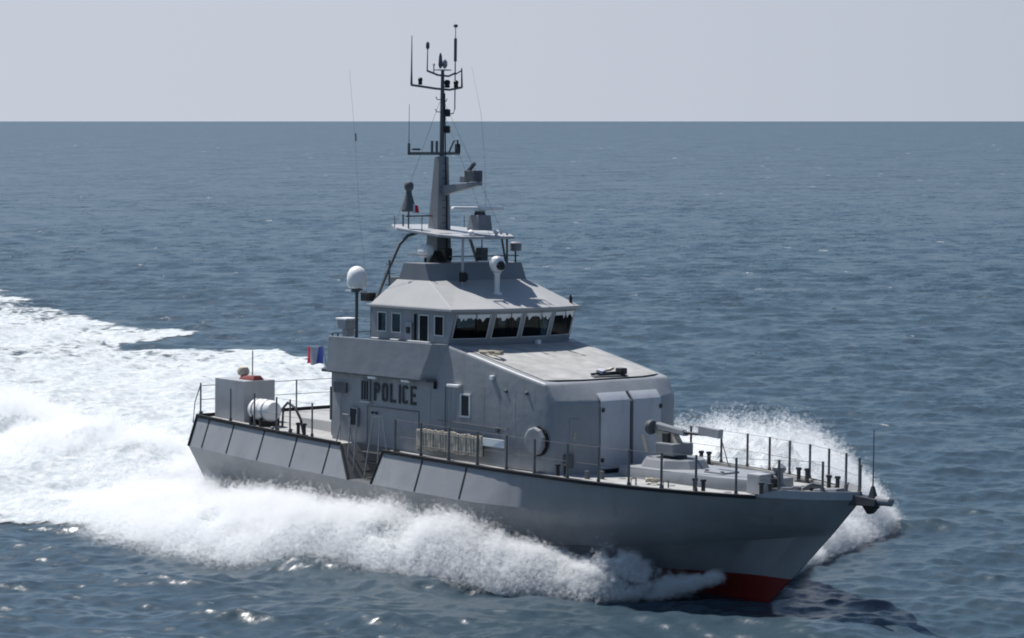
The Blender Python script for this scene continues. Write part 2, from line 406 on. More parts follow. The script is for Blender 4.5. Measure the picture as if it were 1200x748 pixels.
sTL, sTR, sBL, sBR = k + 3, k + 2, k + 0, k + 1
fs += [(sTL, tops[0], tops[1], sTR), (sTL, bend[0], bend[1], tops[0]), (tops[0], bend[1], bend[2], tops[1]), (tops[1], bend[2], bend[3], sTR),
       (bend[0], base[0], base[1], bend[1]), (bend[1], base[1], base[2], bend[2]), (bend[2], base[2], base[3], bend[3]),
       (sTL, sBL, base[0], bend[0]), (sTR, bend[3], base[3], sBR)]
deckhouse = MB().add(vs, fs).build('deckhouse', M['grey'], boat, bevel=.11, smooth=True, seg=3)
# non-skid panel laid on the sloping roof
MB().hexa([(12.75, -2.5, 6.535), (16.45, -2.42, 5.745), (16.9, -1.3, 5.74), (16.9, 1.3, 5.74), (16.45, 2.42, 5.745), (12.75, 2.5, 6.535)],
          [(12.75, -2.5, 6.545), (16.45, -2.42, 5.76), (16.9, -1.3, 5.765), (16.9, 1.3, 5.765), (16.45, 2.42, 5.76), (12.75, 2.5, 6.545)]).build('roof_panel', M['deck'], deckhouse)
# front double doors, bent with the face
for s_ in (-1, 1):
    y0, y1 = (.07, 1.27) if s_ > 0 else (-1.27, -.07)
    prof = [(17.66, 3.12), (17.66, 5.13), (17.44, 5.36)]; prof2 = [(17.73, 3.12), (17.72, 5.15), (17.50, 5.40)]
    dv = [(x, y, z) for y in (y0, y1) for x, z in prof + prof2[::-1]]
    df = [(0, 1, 2, 3, 4, 5), (11, 10, 9, 8, 7, 6)] + [(i, (i + 1) % 6, 6 + (i + 1) % 6, 6 + i) for i in range(6)]
    dr = MB().add(dv, df).build('front_door', M['door_grey'], deckhouse, bevel=.025, smooth=True)
    for zz in (3.4, 4.9): MB().box((17.74, y0 + .04 if s_ < 0 else y1 - .04, zz), (.05, .1, .12)).build('door_hinge', M['gun'], deckhouse, bevel=.01)
    MB().box((17.71, s_ * .67, 3.06), (.1, 1.1, .07)).build('door_sill', M['dark'], deckhouse, bevel=.01)
MB().tube([(17.7, 0, 3.05), (17.7, 0, 5.12), (17.48, 0, 5.38)], .05, 8).build('door_post', M['darkgrey'], deckhouse, smooth=True)
# hanging rope on the front face beside the doors
def rope_hank(name, cx, cy, z0, z1, nrm, tang, par):
    pts = []
    for i in range(90):
        t = i / 89; a = t * 2 * math.pi * 4.5
        pts.append(Vector((cx, cy, 0)) + nrm * (.05 + .02 * math.sin(a * .5)) + tang * (.11 * math.sin(a) * (1 - .2 * t)) + Vector((0, 0, z1 + (z0 - z1) * (.5 + .5 * math.cos(a / 2 + .5)) )))
    return MB().tube(pts, .022, 5).build(name, M['rope'], par, smooth=True)
# wall fittings, starboard
W_Y = -2.72
def wall_rect(name, x0, x1, z0, z1, mat, par=None, y=W_Y, t=.05, bevel=.012):
    return MB().box(((x0 + x1) / 2, y - t / 2 + .01, (z0 + z1) / 2), (x1 - x0, t, z1 - z0)).build(name, mat, par or deckhouse, bevel=bevel)
def wall_frame(name, x0, x1, z0, z1, w, mat, par=None, y=W_Y, t=.06):
    mb = MB(); yc = y - t / 2 + .01
    for c, d in ((((x0 + x1) / 2, yc, z0 - w / 2), (x1 - x0 + 2 * w, t, w)), (((x0 + x1) / 2, yc, z1 + w / 2), (x1 - x0 + 2 * w, t, w)),
                 ((x0 - w / 2, yc, (z0 + z1) / 2), (w, t, z1 - z0)), ((x1 + w / 2, yc, (z0 + z1) / 2), (w, t, z1 - z0))): mb.box(c, d)
    return mb.build(name, mat, par or deckhouse)
wall_frame('window_frame', 13.08, 13.44, 4.47, 5.09, .055, M['frame'])
wall_rect('window_pane', 13.08, 13.44, 4.47, 5.09, M['lens'], t=.03)
wall_frame('window_frame', 7.66, 8.0, 3.75, 4.28, .04, M['grey'])
wall_rect('window_pane', 7.66, 8.0, 3.75, 4.28, M['lens'], t=.03)
lv = wall_rect('vent_louver', 8.2, 8.62, 4.58, 5.25, M['grey'], t=.05)
for xx in (8.27, 8.40, 8.53): MB().box((xx, W_Y - .05, 4.92), (.075, .02, .6)).build('louver_slot', M['black'], deckhouse)
wall_rect('window_sill', 8.16, 8.66, 4.52, 4.56, M['frame'], t=.07)
wall_rect('vent_grille', 6.75, 7.42, 4.74, 5.08, M['darkgrey'], t=.04)
MB().tube([(11.85, W_Y - .05, 5.2), (11.85, W_Y - .05, 5.42)], .05, 8).build('siren', M['dark'], deckhouse, smooth=True)
for x0, x1, z in ((12.5, 13.05, 5.36),): MB().box(((x0 + x1) / 2, W_Y - .08, z), (x1 - x0, .14, .09)).build('wall_light', M['white'], deckhouse, bevel=.02)
MB().box((14.5, W_Y - .05, 5.72), (.16, .1, .13)).build('wall_light', M['white'], deckhouse, bevel=.02)
# grooves of the side locker and its drain holes
for c, d in (((9.75, W_Y - .008, 4.42), (2.6, .014, .025)), ((8.5, W_Y - .008, 3.8), (.022, .014, 1.25)), ((11.05, W_Y - .008, 3.8), (.022, .014, 1.25))):
    MB().box(c, d).build('wall_groove', M['darkgrey'], deckhouse)
for xx in (8.75, 8.95): MB().box((xx, W_Y - .01, 4.22), (.10, .02, .08)).build('wall_vent', M['black'], deckhouse)
for xx in (11.6, 12.4, 12.55, 14.1, 14.8, 15.5): MB().box((xx, W_Y - .004, 4.4), (.018, .008, 2.0)).build('wall_rib', M['grey'], deckhouse)
# hose reel disc
reel = MB().lathe((16.4, -2.66, 3.95), [(.40, -.0), (.43, -.05), (.43, -.12), (.38, -.15)], 10, 'y').build('hose_reel', M['grey'], deckhouse, bevel=.01)
MB().lathe((16.46, -2.66, 3.95), [(.445, .02), (.445, -.04)], 20, 'y').build('reel_rim', M['dark'], deckhouse)

MB().tube([(12.0, W_Y - .07, 4.25), (12.1, W_Y - .07, 4.25), (15.2, W_Y - .07, 4.2)], .014, 6).build('hand_rail', M['rail'], deckhouse)
for x in (12.0, 13.0, 14.1, 15.2): MB().tube([(x, W_Y + .01, 4.24), (x, W_Y - .07, 4.24)], .012, 5).build('rail_bracket', M['rail'], deckhouse)
MB().tube([(7.15, W_Y - .03, 3.1), (7.15, W_Y - .03, 4.6), (7.25, W_Y - .03, 4.72)], .022, 6).build('wall_pipe', M['grey'], deckhouse)
MB().tube([(12.3, W_Y - .025, 5.3), (12.3, W_Y - .025, 3.1)], .016, 6).build('cable_run', M['grey'], deckhouse)
MB().box((14.75, W_Y - .05, 4.15), (.14, .1, .16)).build('switch_box', M['darkgrey'], deckhouse, bevel=.02)
for x in (15.1, 16.0): MB().lathe((x, W_Y - .0, 5.35), [(.05, .01), (.06, -.04), (.03, -.07)], 10, 'y').build('wall_vent', M['darkgrey'], deckhouse, smooth=True)
for y in (-2.2, 2.2): MB().box((17.28, y, 3.4), (.14, .3, .4), (0, 0, R(-60 if y < 0 else 60))).build('switch_box', M['darkgrey'], deckhouse, bevel=.03)
MB().box((17.33, -2.0, 4.15), (.03, .34, 1.0), (0, 0, R(-27))).build('notice_board', M['grey'], deckhouse, bevel=.01)
# stencilled lettering on the starboard wall
def letters():
    mb = MB(); H, Wd, st = .60, .30, .098
    def bar(x0, x1, z0, z1, ox): mb.box((ox + (x0 + x1) / 2, W_Y - .004, 4.61 + (z0 + z1) / 2), (x1 - x0, .008, z1 - z0))
    def arc(cx, cz, rx, rz, a0, a1, ox, n=7):
        for i in range(n):
            q0, q1 = a0 + (a1 - a0) * i / n, a0 + (a1 - a0) * (i + 1) / n
            P = [(cx + (rx - e) * math.cos(q), cz + (rz - e) * math.sin(q)) for q, e in ((q0, 0), (q1, 0), (q1, st), (q0, st))]
            lo = [(ox + p[0], W_Y - .008, 4.61 + p[1]) for p in P]; hi = [(ox + p[0], W_Y, 4.61 + p[1]) for p in P]
            mb.hexa(lo, hi)
    hp = math.pi / 2; r = .13
    x = 8.80; step = .405
    # P
    bar(0, st, 0, H, x); bar(st, Wd - r, H - st, H, x); bar(st, Wd - r, .26, .26 + st, x); arc(Wd - r, .43, r, .17, -hp, hp, x, 10)
    x += step
    # O with stencil bridges
    for lo_ in (0, 1):
        cz = H - r if lo_ else r
        arc(r, cz, r, r, (hp if lo_ else 2 * hp), (2 * hp if lo_ else 3 * hp), x); arc(Wd - r, cz, r, r, (0 if lo_ else 3 * hp), (hp if lo_ else 4 * hp), x)
        z0 = H - st if lo_ else 0; bar(r, Wd - r, z0, z0 + st, x)
    bar(0, st, r, H - r, x); bar(Wd - st, Wd, r, H - r, x)
    x += step
    # L
    bar(0, st, 0, H, x); bar(st + .015, Wd, 0, st, x)
    x += step - .02
    # I
    bar(.05, .05 + st, 0, H, x)
    x += .22
    # C
    for lo_ in (0, 1):
        cz = H - r if lo_ else r
        arc(r, cz, r, r, (hp if lo_ else 2 * hp), (2 * hp if lo_ else 3 * hp), x); arc(Wd - r, cz, r, r, (0.12 if lo_ else 3 * hp), (hp if lo_ else 4 * hp - .12), x)
        z0 = H - st if lo_ else 0; bar(r, Wd - r, z0, z0 + st, x)
    bar(0, st, r, H - r, x)
    x += step
    # E
    bar(0, st, 0, H, x)
    for z in (0, .257, H - st): bar(st + (.015 if z == .257 else 0), Wd - (.04 if z == .257 else 0), z, z + st, x)
    return mb
letters().build('police_lettering', M['letter'], deckhouse)

# ---- bridge deck, its bulwarks
MB().hexa([(6.35, -2.92, 5.40), (11.6, -2.92, 5.40), (12.2, -2.5, 5.40), (12.2, 2.5, 5.40), (11.6, 2.92, 5.40), (6.35, 2.92, 5.40)],
          [(6.35, -2.92, 5.50), (11.6, -2.92, 5.50), (12.2, -2.5, 5.50), (12.2, 2.5, 5.50), (11.6, 2.92, 5.50), (6.35, 2.92, 5.50)]).build('bridge_deck', M['darkgrey'], boat)
for s_ in (-1, 1):
    o_, i_ = 2.94 * s_, 2.87 * s_
    b0 = [(6.62, 5.44), (11.3, 5.44), (11.9, 6.60), (6.72, 6.58)]
    ysh = [1, 1, 1, 1]
    lo = [(x, o_ * k_, z) for (x, z), k_ in zip(b0, ysh)]; hi = [(x, i_ * k_, z) for (x, z), k_ in zip(b0, ysh)]
    bl = MB().hexa(lo, hi).build('bridge_bulwark', M['grey'], boat, bevel=.015)
    # fairing from the bulwark's end into the house side
    MB().hexa([(11.3, o_, 5.44), (11.9, o_, 6.60), (11.9, 2.5 * s_, 6.60), (11.3, 2.5 * s_, 5.44)], [(11.8, 2.725 * s_, 5.44), (12.4, 2.725 * s_, 6.60), (12.4, 2.5 * s_, 6.60), (11.8, 2.5 * s_, 5.44)]).build('bulwark_fairing', M['grey'], boat)
    for x0, x1 in ((8.7, 9.1), (10.35, 10.75)): MB().box(((x0 + x1) / 2, s_ * 2.84, 5.36), (x1 - x0, .14, .08)).build('wall_light', M['white'], boat, bevel=.02)
    for x0, x1 in ((8.75, 9.1), (9.7, 10.1), (10.55, 11.6)): MB().box(((x0 + x1) / 2, s_ * 2.78, 6.62), (x1 - x0, .1, .05)).build('bulwark_cap', M['frame'], boat, bevel=.015)

# ---- wheelhouse
wh = bpy.data.objects.new('wheelhouse', None); COL.objects.link(wh); wh.parent = boat
def wall_windows(bl, br, tr, tl, wins, th, rim=.035):
    """a wall of real thickness with openings; also frames and panes set into the openings"""
    bl, br, tr, tl = [Vector(p) for p in (bl, br, tr, tl)]
    nrm = (br - bl).cross(tl - bl).normalized()
    def P(u, v, d=0): return bl * (1 - u) * (1 - v) + br * u * (1 - v) + tr * u * v + tl * (1 - u) * v + nrm * d
    us = sorted({0, 1} | {w[0] for w in wins} | {w[1] for w in wins}); vs_ = sorted({0, 1} | {w[2] for w in wins} | {w[3] for w in wins})
    mb = MB()
    for i in range(len(us) - 1):
        for j in range(len(vs_) - 1):
            u0, u1, v0, v1 = us[i], us[i + 1], vs_[j], vs_[j + 1]
            if any(w[0] <= u0 + 1e-6 and u1 <= w[1] + 1e-6 and w[2] <= v0 + 1e-6 and v1 <= w[3] + 1e-6 for w in wins): continue
            mb.hexa([P(u0, v0, -th), P(u1, v0, -th), P(u1, v1, -th), P(u0, v1, -th)], [P(u0, v0), P(u1, v0), P(u1, v1), P(u0, v1)])
    W_, H_ = (br - bl).length, (tl - bl).length
    for (u0, u1, v0, v1) in wins:
        fr = MB(); a, b = rim / W_, rim / H_
        for q in ((u0, u1, v0, v0 + b), (u0, u1, v1 - b, v1), (u0, u0 + a, v0 + b, v1 - b), (u1 - a, u1, v0 + b, v1 - b)):
            fr.hexa([P(q[0], q[2], -.02), P(q[1], q[2], -.02), P(q[1], q[3], -.02), P(q[0], q[3], -.02)], [P(q[0], q[2], .02), P(q[1], q[2], .02), P(q[1], q[3], .02), P(q[0], q[3], .02)])
        fr.build('window_frame', M['frame'], wh)
        MB().hexa([P(u0 + a, v0 + b, -.012), P(u1 - a, v0 + b, -.012), P(u1 - a, v1 - b, -.012), P(u0 + a, v1 - b, -.012)], [P(u0 + a, v0 + b, -.004), P(u1 - a, v0 + b, -.004), P(u1 - a, v1 - b, -.004), P(u0 + a, v1 - b, -.004)]).build('window_pane', M['glass'], wh)
    return mb
def vz(z, z0=5.5, z1=7.62): return (z - z0) / (z1 - z0)
def ux(x, x0, x1): return (x - x0) / (x1 - x0)
walls = MB()
sides = [((8.82, 9.28), 6.83, 7.47), ((9.52, 10.0), 6.83, 7.47), ((10.86, 11.34), 6.6, 7.47), ((11.6, 12.06), 6.83, 7.47)]
def merge(a, b): return a.add(b.v, b.f)
w = [(ux(a, 8.45, 12.2), ux(b, 8.45, 12.2), vz(z0), vz(z1)) for (a, b), z0, z1 in sides]
merge(walls, wall_windows((8.45, -2.6, 5.5), (12.2, -2.6, 5.5), (12.2 + .0, -2.6, 7.62), (8.45, -2.6, 7.62), w, .05))
w2 = [(1 - b, 1 - a, c, d) for a, b, c, d in w]
merge(walls, wall_windows((12.2, 2.6, 5.5), (8.45, 2.6, 5.5), (8.45, 2.6, 7.62), (12.2, 2.6, 7.62), w2, .05))
merge(walls, wall_windows((8.45, 2.6, 5.5), (8.45, -2.6, 5.5), (8.45, -2.6, 7.62), (8.45, 2.6, 7.62), [(.08, .30, .6, .92), (.70, .92, .6, .92)], .05))
# forward-leaning front in four facets
ZW0, ZW1 = 6.5, 7.62
def fb(y): return 12.22 + .36 * (1 - max(0, abs(y) - 1.28) / 1.32)
lean = .34
ys = [-2.6, -1.28, 0, 1.28, 2.6]
for i in range(4):
    ya, yb = ys[i], ys[i + 1]
    a, b = fb(ya), fb(yb)
    merge(walls, wall_windows((a, ya, ZW0), (b, yb, ZW0), (b + lean, yb, ZW1), (a + lean, ya, ZW1), [(.06, .94, vz(6.76, ZW0, ZW1), vz(7.53, ZW0, ZW1))], .05, .02))
for s_ in (-1, 1):   # triangular cheek closing the lean of the front corner
    walls.hexa([(12.2, 2.6 * s_, 6.5), (12.22, 2.6 * s_, 6.5), (12.56, 2.6 * s_, 7.62), (12.2, 2.6 * s_, 7.62)], [(12.2, 2.55 * s_, 6.5), (12.22, 2.55 * s_, 6.5), (12.56, 2.55 * s_, 7.62), (12.2, 2.55 * s_, 7.62)])
walls.build('wheelhouse_wall', M['grey'], wh)
for i in range(4):                                   # white strips with a ragged lower edge over the top of the front panes
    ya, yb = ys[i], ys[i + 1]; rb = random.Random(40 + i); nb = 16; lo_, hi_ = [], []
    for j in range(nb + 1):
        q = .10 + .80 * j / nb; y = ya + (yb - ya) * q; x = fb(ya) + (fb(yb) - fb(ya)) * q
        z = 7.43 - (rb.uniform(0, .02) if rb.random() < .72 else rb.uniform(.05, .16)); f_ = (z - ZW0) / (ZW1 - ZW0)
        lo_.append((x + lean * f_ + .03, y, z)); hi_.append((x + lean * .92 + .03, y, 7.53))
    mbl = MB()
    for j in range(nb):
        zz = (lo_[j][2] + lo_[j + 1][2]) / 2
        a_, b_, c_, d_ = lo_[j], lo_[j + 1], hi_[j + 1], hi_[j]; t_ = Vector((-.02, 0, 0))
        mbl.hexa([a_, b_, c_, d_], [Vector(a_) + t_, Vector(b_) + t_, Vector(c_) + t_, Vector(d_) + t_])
    mbl.build('pane_top_strip', M['white'], wh)
# cabin inside
MB().box((10.3, 0, 5.56), (3.6, 5.0, .05)).build('cabin_floor', M['interior'], wh)
MB().box((10.3, 0, 7.58), (3.5, 4.9, .03)).build('cabin_ceiling', M['interior'], wh)
MB().hexa([(11.5, -2.2, 5.6), (12.1, -2.2, 5.6), (12.1, 2.2, 5.6), (11.5, 2.2, 5.6)], [(11.6, -2.2, 6.62), (12.25, -2.2, 6.78), (12.25, 2.2, 6.78), (11.6, 2.2, 6.62)]).build('helm_console', M['interior'], wh, bevel=.03)
for y in (-1.3, 0.1, 1.4):
    st_ = MB().box((11.0, y, 6.25), (.5, .5, .12)).box((10.78, y, 6.75), (.12, .48, .95)).box((11.0, y, 5.9), (.1, .1, .6)); st_.build('helm_seat', M['black'], wh, bevel=.04)
MB().box((9.2, -.7, 6.55), (.5, 1.4, 1.9)).build('chart_cabinet', M['interior'], wh, bevel=.02)
# side door outline and handle, small lamp
MB().box((10.42, -2.66, 6.95), (.16, .1, .2)).build('wall_lamp', M['black'], wh, bevel=.02)
MB().box((10.42, -2.64, 6.72), (.3, .06, .95)).build('door_panel', M['light_grey'], wh, bevel=.015)
MB().box((10.72, -2.64, 6.95), (.05, .07, 1.05)).build('door_jamb', M['dark'], wh)
# roof: eave slab, sloping roof, raised coaming
roof = MB()
ea = [(8.4, -2.74), (12.62, -2.78), (12.98, -1.3), (12.98, 1.3), (12.62, 2.78), (8.4, 2.74)]
roof.hexa([(x, y, 7.61) for x, y in ea], [(x, y, 7.70) for x, y in ea])
lo = [(8.55, -2.70), (12.56, -2.72), (12.9, -1.3), (12.9, 1.3), (12.56, 2.72), (8.55, 2.70)]
hi = [(9.15, -2.09), (10.74, -2.09), (10.80, -1.0), (10.80, 1.0), (10.74, 2.09), (9.15, 2.09)]
roof.hexa([(x, y, 7.70) for x, y in lo], [(x, y, 8.50) for x, y in hi])
whroof = roof.build('wheelhouse_roof', M['roof'], wh, bevel=.02)
MB().hexa([(x, y, 8.48) for x, y in ((9.2, -2.085), (10.74, -2.085), (10.74, 2.085), (9.2, 2.085))], [(x, y, 9.04) for x, y in ((9.45, -2.075), (10.50, -2.075), (10.50, 2.075), (9.45, 2.075))]).build('roof_coaming', M['mast'], wh, bevel=.015)
MB().box((8.9, 0, 8.3), (.9, 3.6, .5)).build('roof_locker', M['mast'], wh, bevel=.02)
# wipers over the front panes, small box under the middle one
for y in (-1.9, -.6, .7, 1.9):
    x0 = fb(y) + lean
    MB().tube([(x0 + .05, y, 7.56), (x0 - .12, y + .18, 6.95)], .012, 5).build('wiper', M['black'], wh)
MB().box((12.75, .75, 6.56), (.16, .14, .2)).build('wiper_motor', M['white'], wh, bevel=.02)

# ---- top-hamper: platform, posts and struts
pf = [(7.3, -.8), (8.4, -1.5), (10.5, -1.5), (11.2, -1.1), (11.3, 0), (11.2, 1.1), (10.6, 1.5), (8.4, 1.5), (7.3, .8)]
pz = lambda x: 10.20 - .08 * (x - 7.5)
MB().hexa([(x, y, pz(x) - .09) for x, y in pf], [(x, y, pz(x)) for x, y in pf]).build('radar_platform', M['light_grey'], boat, bevel=.02)
for s_ in (-1, 1):
    MB().tube([(8.5, 2.45 * s_, 7.72), (8.55, 2.0 * s_, 8.7), (8.62, 1.55 * s_, 9.6), (8.75, 1.3 * s_, 9.88), (9.0, 1.1 * s_, 9.98)], .055, 8).build('platform_strut', M['darkgrey'], boat, smooth=True)
MB().tube([(11.15, -1.06, 8.3), (11.15, -1.06, 9.88)], .04, 8).build('platform_post', M['light_grey'], boat, smooth=True)
MB().tube([(10.75, 1.15, 9.04), (10.55, 1.1, 10.0)], .035, 8).build('platform_post', M['darkgrey'], boat, smooth=True)
MB().tube([(10.78, 1.18, 9.04), (10.85, 1.1, 10.0)], .035, 8).build('platform_post', M['darkgrey'], boat, smooth=True)
MB().tube([(9.55, -2.0, 9.3), (10.5, -2.0, 9.3)], .02, 6).build('roof_rail', M['rail'], boat)
MB().tube([(10.45, -1.0, 9.25), (10.45, 2.0, 9.25)], .02, 6).build('roof_rail', M['rail'], boat)
MB().box((11.17, -1.06, 8.62), (.16, .2, .3)).box((11.24, -1.06, 8.62), (.06, .28, .2)).build('deck_floodlight', M['black'], boat, bevel=.02)

# ---- mast
mast = MB().hexa([(8.38, -.34, 8.5), (9.04, -.34, 8.5), (9.04, .34, 8.5), (8.38, .34, 8.5)], [(8.73, -.20, 12.45), (8.98, -.20, 12.45), (8.98, .20, 12.45), (8.73, .20, 12.45)]).build('mast', M['mast'], boat, bevel=.02)
MB().tube([(8.86, 0, 12.4), (8.86, 0, 14.3), (8.86, 0, 15.25)], .085, 10, .055).build('mast_pole', M['darkgrey'], mast, smooth=True)
MB().tube([(8.86, -1.42, 12.52), (8.86, .75, 12.56)], .055, 6).build('crosstree', M['darkgrey'], mast)
MB().tube([(8.86, -1.32, 14.72), (8.86, -.3, 14.64), (8.86, .3, 14.62), (8.86, .84, 14.72)], .04, 6).build('crosstree', M['darkgrey'], mast)
MB().tube([(8.86, -.66, 15.2), (8.86, -.2, 15.08), (8.86, .25, 15.06), (8.86, .56, 15.18)], .035, 6).build('crosstree', M['darkgrey'], mast)
def whip(pts, r0, r1, mat='darkgrey', par=None): return MB().tube(pts, r0, 6, r1).build('whip_antenna', M[mat], par or mast, smooth=True)
whip([(8.86, -1.32, 14.72), (8.86, -1.32, 15.2), (8.86, -1.32, 16.3)], .04, .012)
whip([(8.86, -.66, 15.2), (8.86, -.65, 15.9)], .022, .016)
MB().lathe((8.86, -.65, 15.88), [(.02, 0), (.06, .06), (.06, .2), (.02, .26)], 8).build('antenna_head', M['darkgrey'], mast, smooth=True)
whip([(8.86, .54, 15.15), (8.86, .54, 16.7)], .022, .012)
MB().tube([(8.86, .54, 15.55), (8.86, .54, 16.3)], .05, 8).build('antenna_sleeve', M['darkgrey'], mast, smooth=True)
MB().lathe((8.86, .54, 16.7), [(.01, -.06), (.07, -.03), (.07, .04), (.01, .07)], 8).build('antenna_head', M['darkgrey'], mast, smooth=True)
whip([(8.86, .84, 14.72), (8.86, .82, 15.35)], .035, .02)
MB().tube([(8.86, .54, 15.1), (8.86, .54, 14.0), (8.86, .48, 13.86), (8.86, .1, 13.80)], .02, 6).build('cable_loop', M['darkgrey'], mast)
MB().tube([(8.86, .52, 15.12), (8.86, .84, 15.28)], .025, 6).build('antenna_arm', M['darkgrey'], mast)
for y, z, r_, h in ((-.95, 14.74, .075, .24), (.2, 14.68, .10, .26), (.58, 14.7, .085, .24)):
    MB().lathe((8.86, y, z), [(r_ * .7, 0), (r_, .03), (r_ * .8, .1), (r_, .13), (r_, h - .04), (r_ * .5, h)], 10).build('navigation_light', M['black'], mast, smooth=True)
for z in (13.86, 13.32): MB().lathe((8.98, .12, z), [(.06, -.12), (.1, -.1), (.1, .1), (.06, .13)], 10).build('navigation_light', M['black'], mast, smooth=True)
# small instruments at the truck
MB().tube([(8.86, -.38, 15.1), (8.86, -.38, 15.4)], .02, 6).lathe((8.86, -.38, 15.4), [(.02, -.03), (.05, 0), (.02, .05)], 8).build('wind_sensor', M['steel'], mast)
MB().lathe((8.86, -.10, 15.3), [(.03, 0), (.07, .1), (.05, .4), (.02, .5)], 8).build('gps_antenna', M['darkgrey'], mast, smooth=True)
MB().lathe((8.86, .08, 15.3), [(.03, 0), (.09, .08), (.09, .22), (.03, .3)], 8).build('gps_antenna', M['steel'], mast, smooth=True)
MB().box((8.86, .0, 15.25), (.4, .42, .03)).build('truck_plate', M['steel'], mast)
for y0, z0 in ((-.28, 14.35), (-.3, 13.95), (.2, 14.3)): MB().tube([(8.86, 0, z0 - .06), (8.86, y0 * .8, z0 - .06), (8.86, y0, z0 + .03)], .016, 5).build('halyard_hook', M['darkgrey'], mast)
MB().tube([(8.86, -1.4, 12.5), (8.86, -1.4, 12.85)], .045, 6).build('crosstree_post', M['darkgrey'], mast)
whip([(8.86, -1.4, 12.8), (8.86, -1.4, 14.1)], .012, .007)
MB().box((8.86, -1.1, 12.66), (.14, .28, .07)).build('horn', M['darkgrey'], mast, bevel=.02)
for y in (-.42, -.22): MB().tube([(8.86, y, 12.5), (8.86, y, 12.95)], .045, 6).build('crosstree_post', M['darkgrey'], mast)
MB().tube([(8.86, .28, 12.55), (8.86, .5, 12.95), (8.86, .68, 13.0), (8.86, .7, 12.55)], .035, 6).build('lamp_guard', M['darkgrey'], mast)
MB().box((8.86, .68, 12.72), (.14, .14, .3)).build('navigation_light', M['black'], mast, bevel=.02)
# forward arm carrying a sensor box
MB().hexa([(8.95, -.12, 11.18), (10.75, -.1, 11.52), (10.75, .1, 11.52), (8.95, .12, 11.18)], [(8.95, -.12, 11.5), (10.75, -.1, 11.64), (10.75, .1, 11.64), (8.95, .12, 11.5)]).build('sensor_arm', M['mast'], mast, bevel=.015)
MB().box((10.42, 0, 11.82), (.5, .36, .36)).build('sensor_box', M['darkgrey'], mast, bevel=.03)
MB().box((10.0, 0, 11.72), (.3, .2, .2)).build('sensor_box', M['mast'], mast, bevel=.03)
MB().box((10.32, 0, 12.1), (.42, .1, .1), (0, -.7, 0)).build('sensor_horn', M['darkgrey'], mast, bevel=.02)
# side bracket with the signal shape
MB().tube([(8.7, -.2, 10.52), (8.7, -1.35, 10.5)], .03, 6).build('signal_bracket', M['darkgrey'], mast)
MB().tube([(8.7, -1.25, 10.09), (8.7, -1.25, 11.0)], .025, 6).build('signal_pole', M['darkgrey'], mast)
MB().lathe((8.7, -1.25, 10.65), [(.22, 0), (.25, .06), (.19, .28), (.10, .58), (.09, .66), (.15, .74), (.16, .88), (.11, .95)], 12).build('signal_cone', M['darkgrey'], mast, smooth=True)
MB().hexa([(8.9, -1.16, 10.62), (9.0, -1.06, 10.62), (8.98, -1.04, 10.62), (8.88, -1.14, 10.62)], [(8.93, -1.2, 10.86), (9.0, -1.12, 10.86), (8.98, -1.1, 10.86), (8.91, -1.18, 10.86)]).build('signal_pennant', M['flagred'], mast)
MB().box((8.95, -1.24, 10.75), (.03, .07, .3)).build('signal_pennant', M['flagwhite'], mast)
MB().tube([(7.95, -.85, 10.09), (7.95, -.85, 10.55)], .03, 6).build('aft_light_post', M['darkgrey'], boat)
MB().lathe((7.95, -.85, 10.55), [(.05, 0), (.07, .03), (.07, .16), (.02, .2)], 10).build('aft_light', M['white'], boat, smooth=True)
# radar
rad = MB().hexa([(10.45, -.3, 10.09), (11.05, -.3, 10.09), (11.05, .3, 10.09), (10.45, .3, 10.09)], [(10.5, -.26, 10.58), (11.0, -.26, 10.58), (11.0, .26, 10.58), (10.5, .26, 10.58)]).build('radar', M['mast'], boat, bevel=.04)
MB().lathe((10.75, 0, 10.56), [(.2, 0), (.16, .14)], 12).build('radar_turntable', M['gun'], rad, smooth=True)
MB().box((10.7, -.05, 10.78), (.26, 1.75, .13), (0, 0, R(-20))).build('radar_scanner', M['white'], rad, bevel=.05)
# gear on the wheelhouse top
MB().lathe((11.78, -.15, 8.02), [(.17, 0), (.17, .1), (.09, .14), (.09, .68), (.14, .76)], 12).build('camera_pedestal', M['white'], boat, smooth=True)
ball = MB().lathe((11.78, -.15, 9.03), [(.05, -.27), (.18, -.2), (.255, -.05), (.255, .07), (.2, .2), (.08, .26), (.02, .265)], 18).build('camera_ball', M['white'], boat, smooth=True)
MB().lathe((11.97, -.2, 9.0), [(.14, -.03), (.15, .07), (.12, .1)], 14, 'x').build('camera_lens', M['lens'], ball, smooth=True)
sl = MB().lathe((9.55, -1.25, 9.4), [(.18, -.2), (.22, -.1), (.22, .16), (.14, .24)], 14, 'x').build('searchlight', M['white'], boat, smooth=True)
MB().tube([(9.55, -1.25, 9.04), (9.55, -1.25, 9.25)], .04, 6).build('searchlight_stand', M['black'], sl)
MB().hexa([(9.5, -1.1, 9.04), (10.0, -1.1, 9.04), (10.0, -.65, 9.04), (9.5, -.65, 9.04)], [(9.6, -.95, 9.42), (9.75, -.95, 9.42), (9.75, -.75, 9.42), (9.6, -.75, 9.42)]).build('covered_gear', M['black'], boat, bevel=.05)
MB().box((9.35, -.2, 9.28), (.3, .3, .4)).build('junction_box', M['black'], boat, bevel=.03)
MB().box((10.2, .6, 9.3), (.28, .28, .42)).tube([(10.2, .6, 9.5), (10.2, .6, 9.95)], .02, 6).build('equipment_box', M['darkgrey'], boat, bevel=.02)
dr_ = MB().lathe((10.45, 1.85, 9.38), [(.1, 0), (.2, .03), (.2, .28), (.12, .33)], 12).build('loudhailer', M['mast'], boat, smooth=True)
MB().tube([(10.45, 1.85, 9.0), (10.45, 1.85, 9.4)], .03, 6).build('loudhailer_post', M['gun'], dr_)
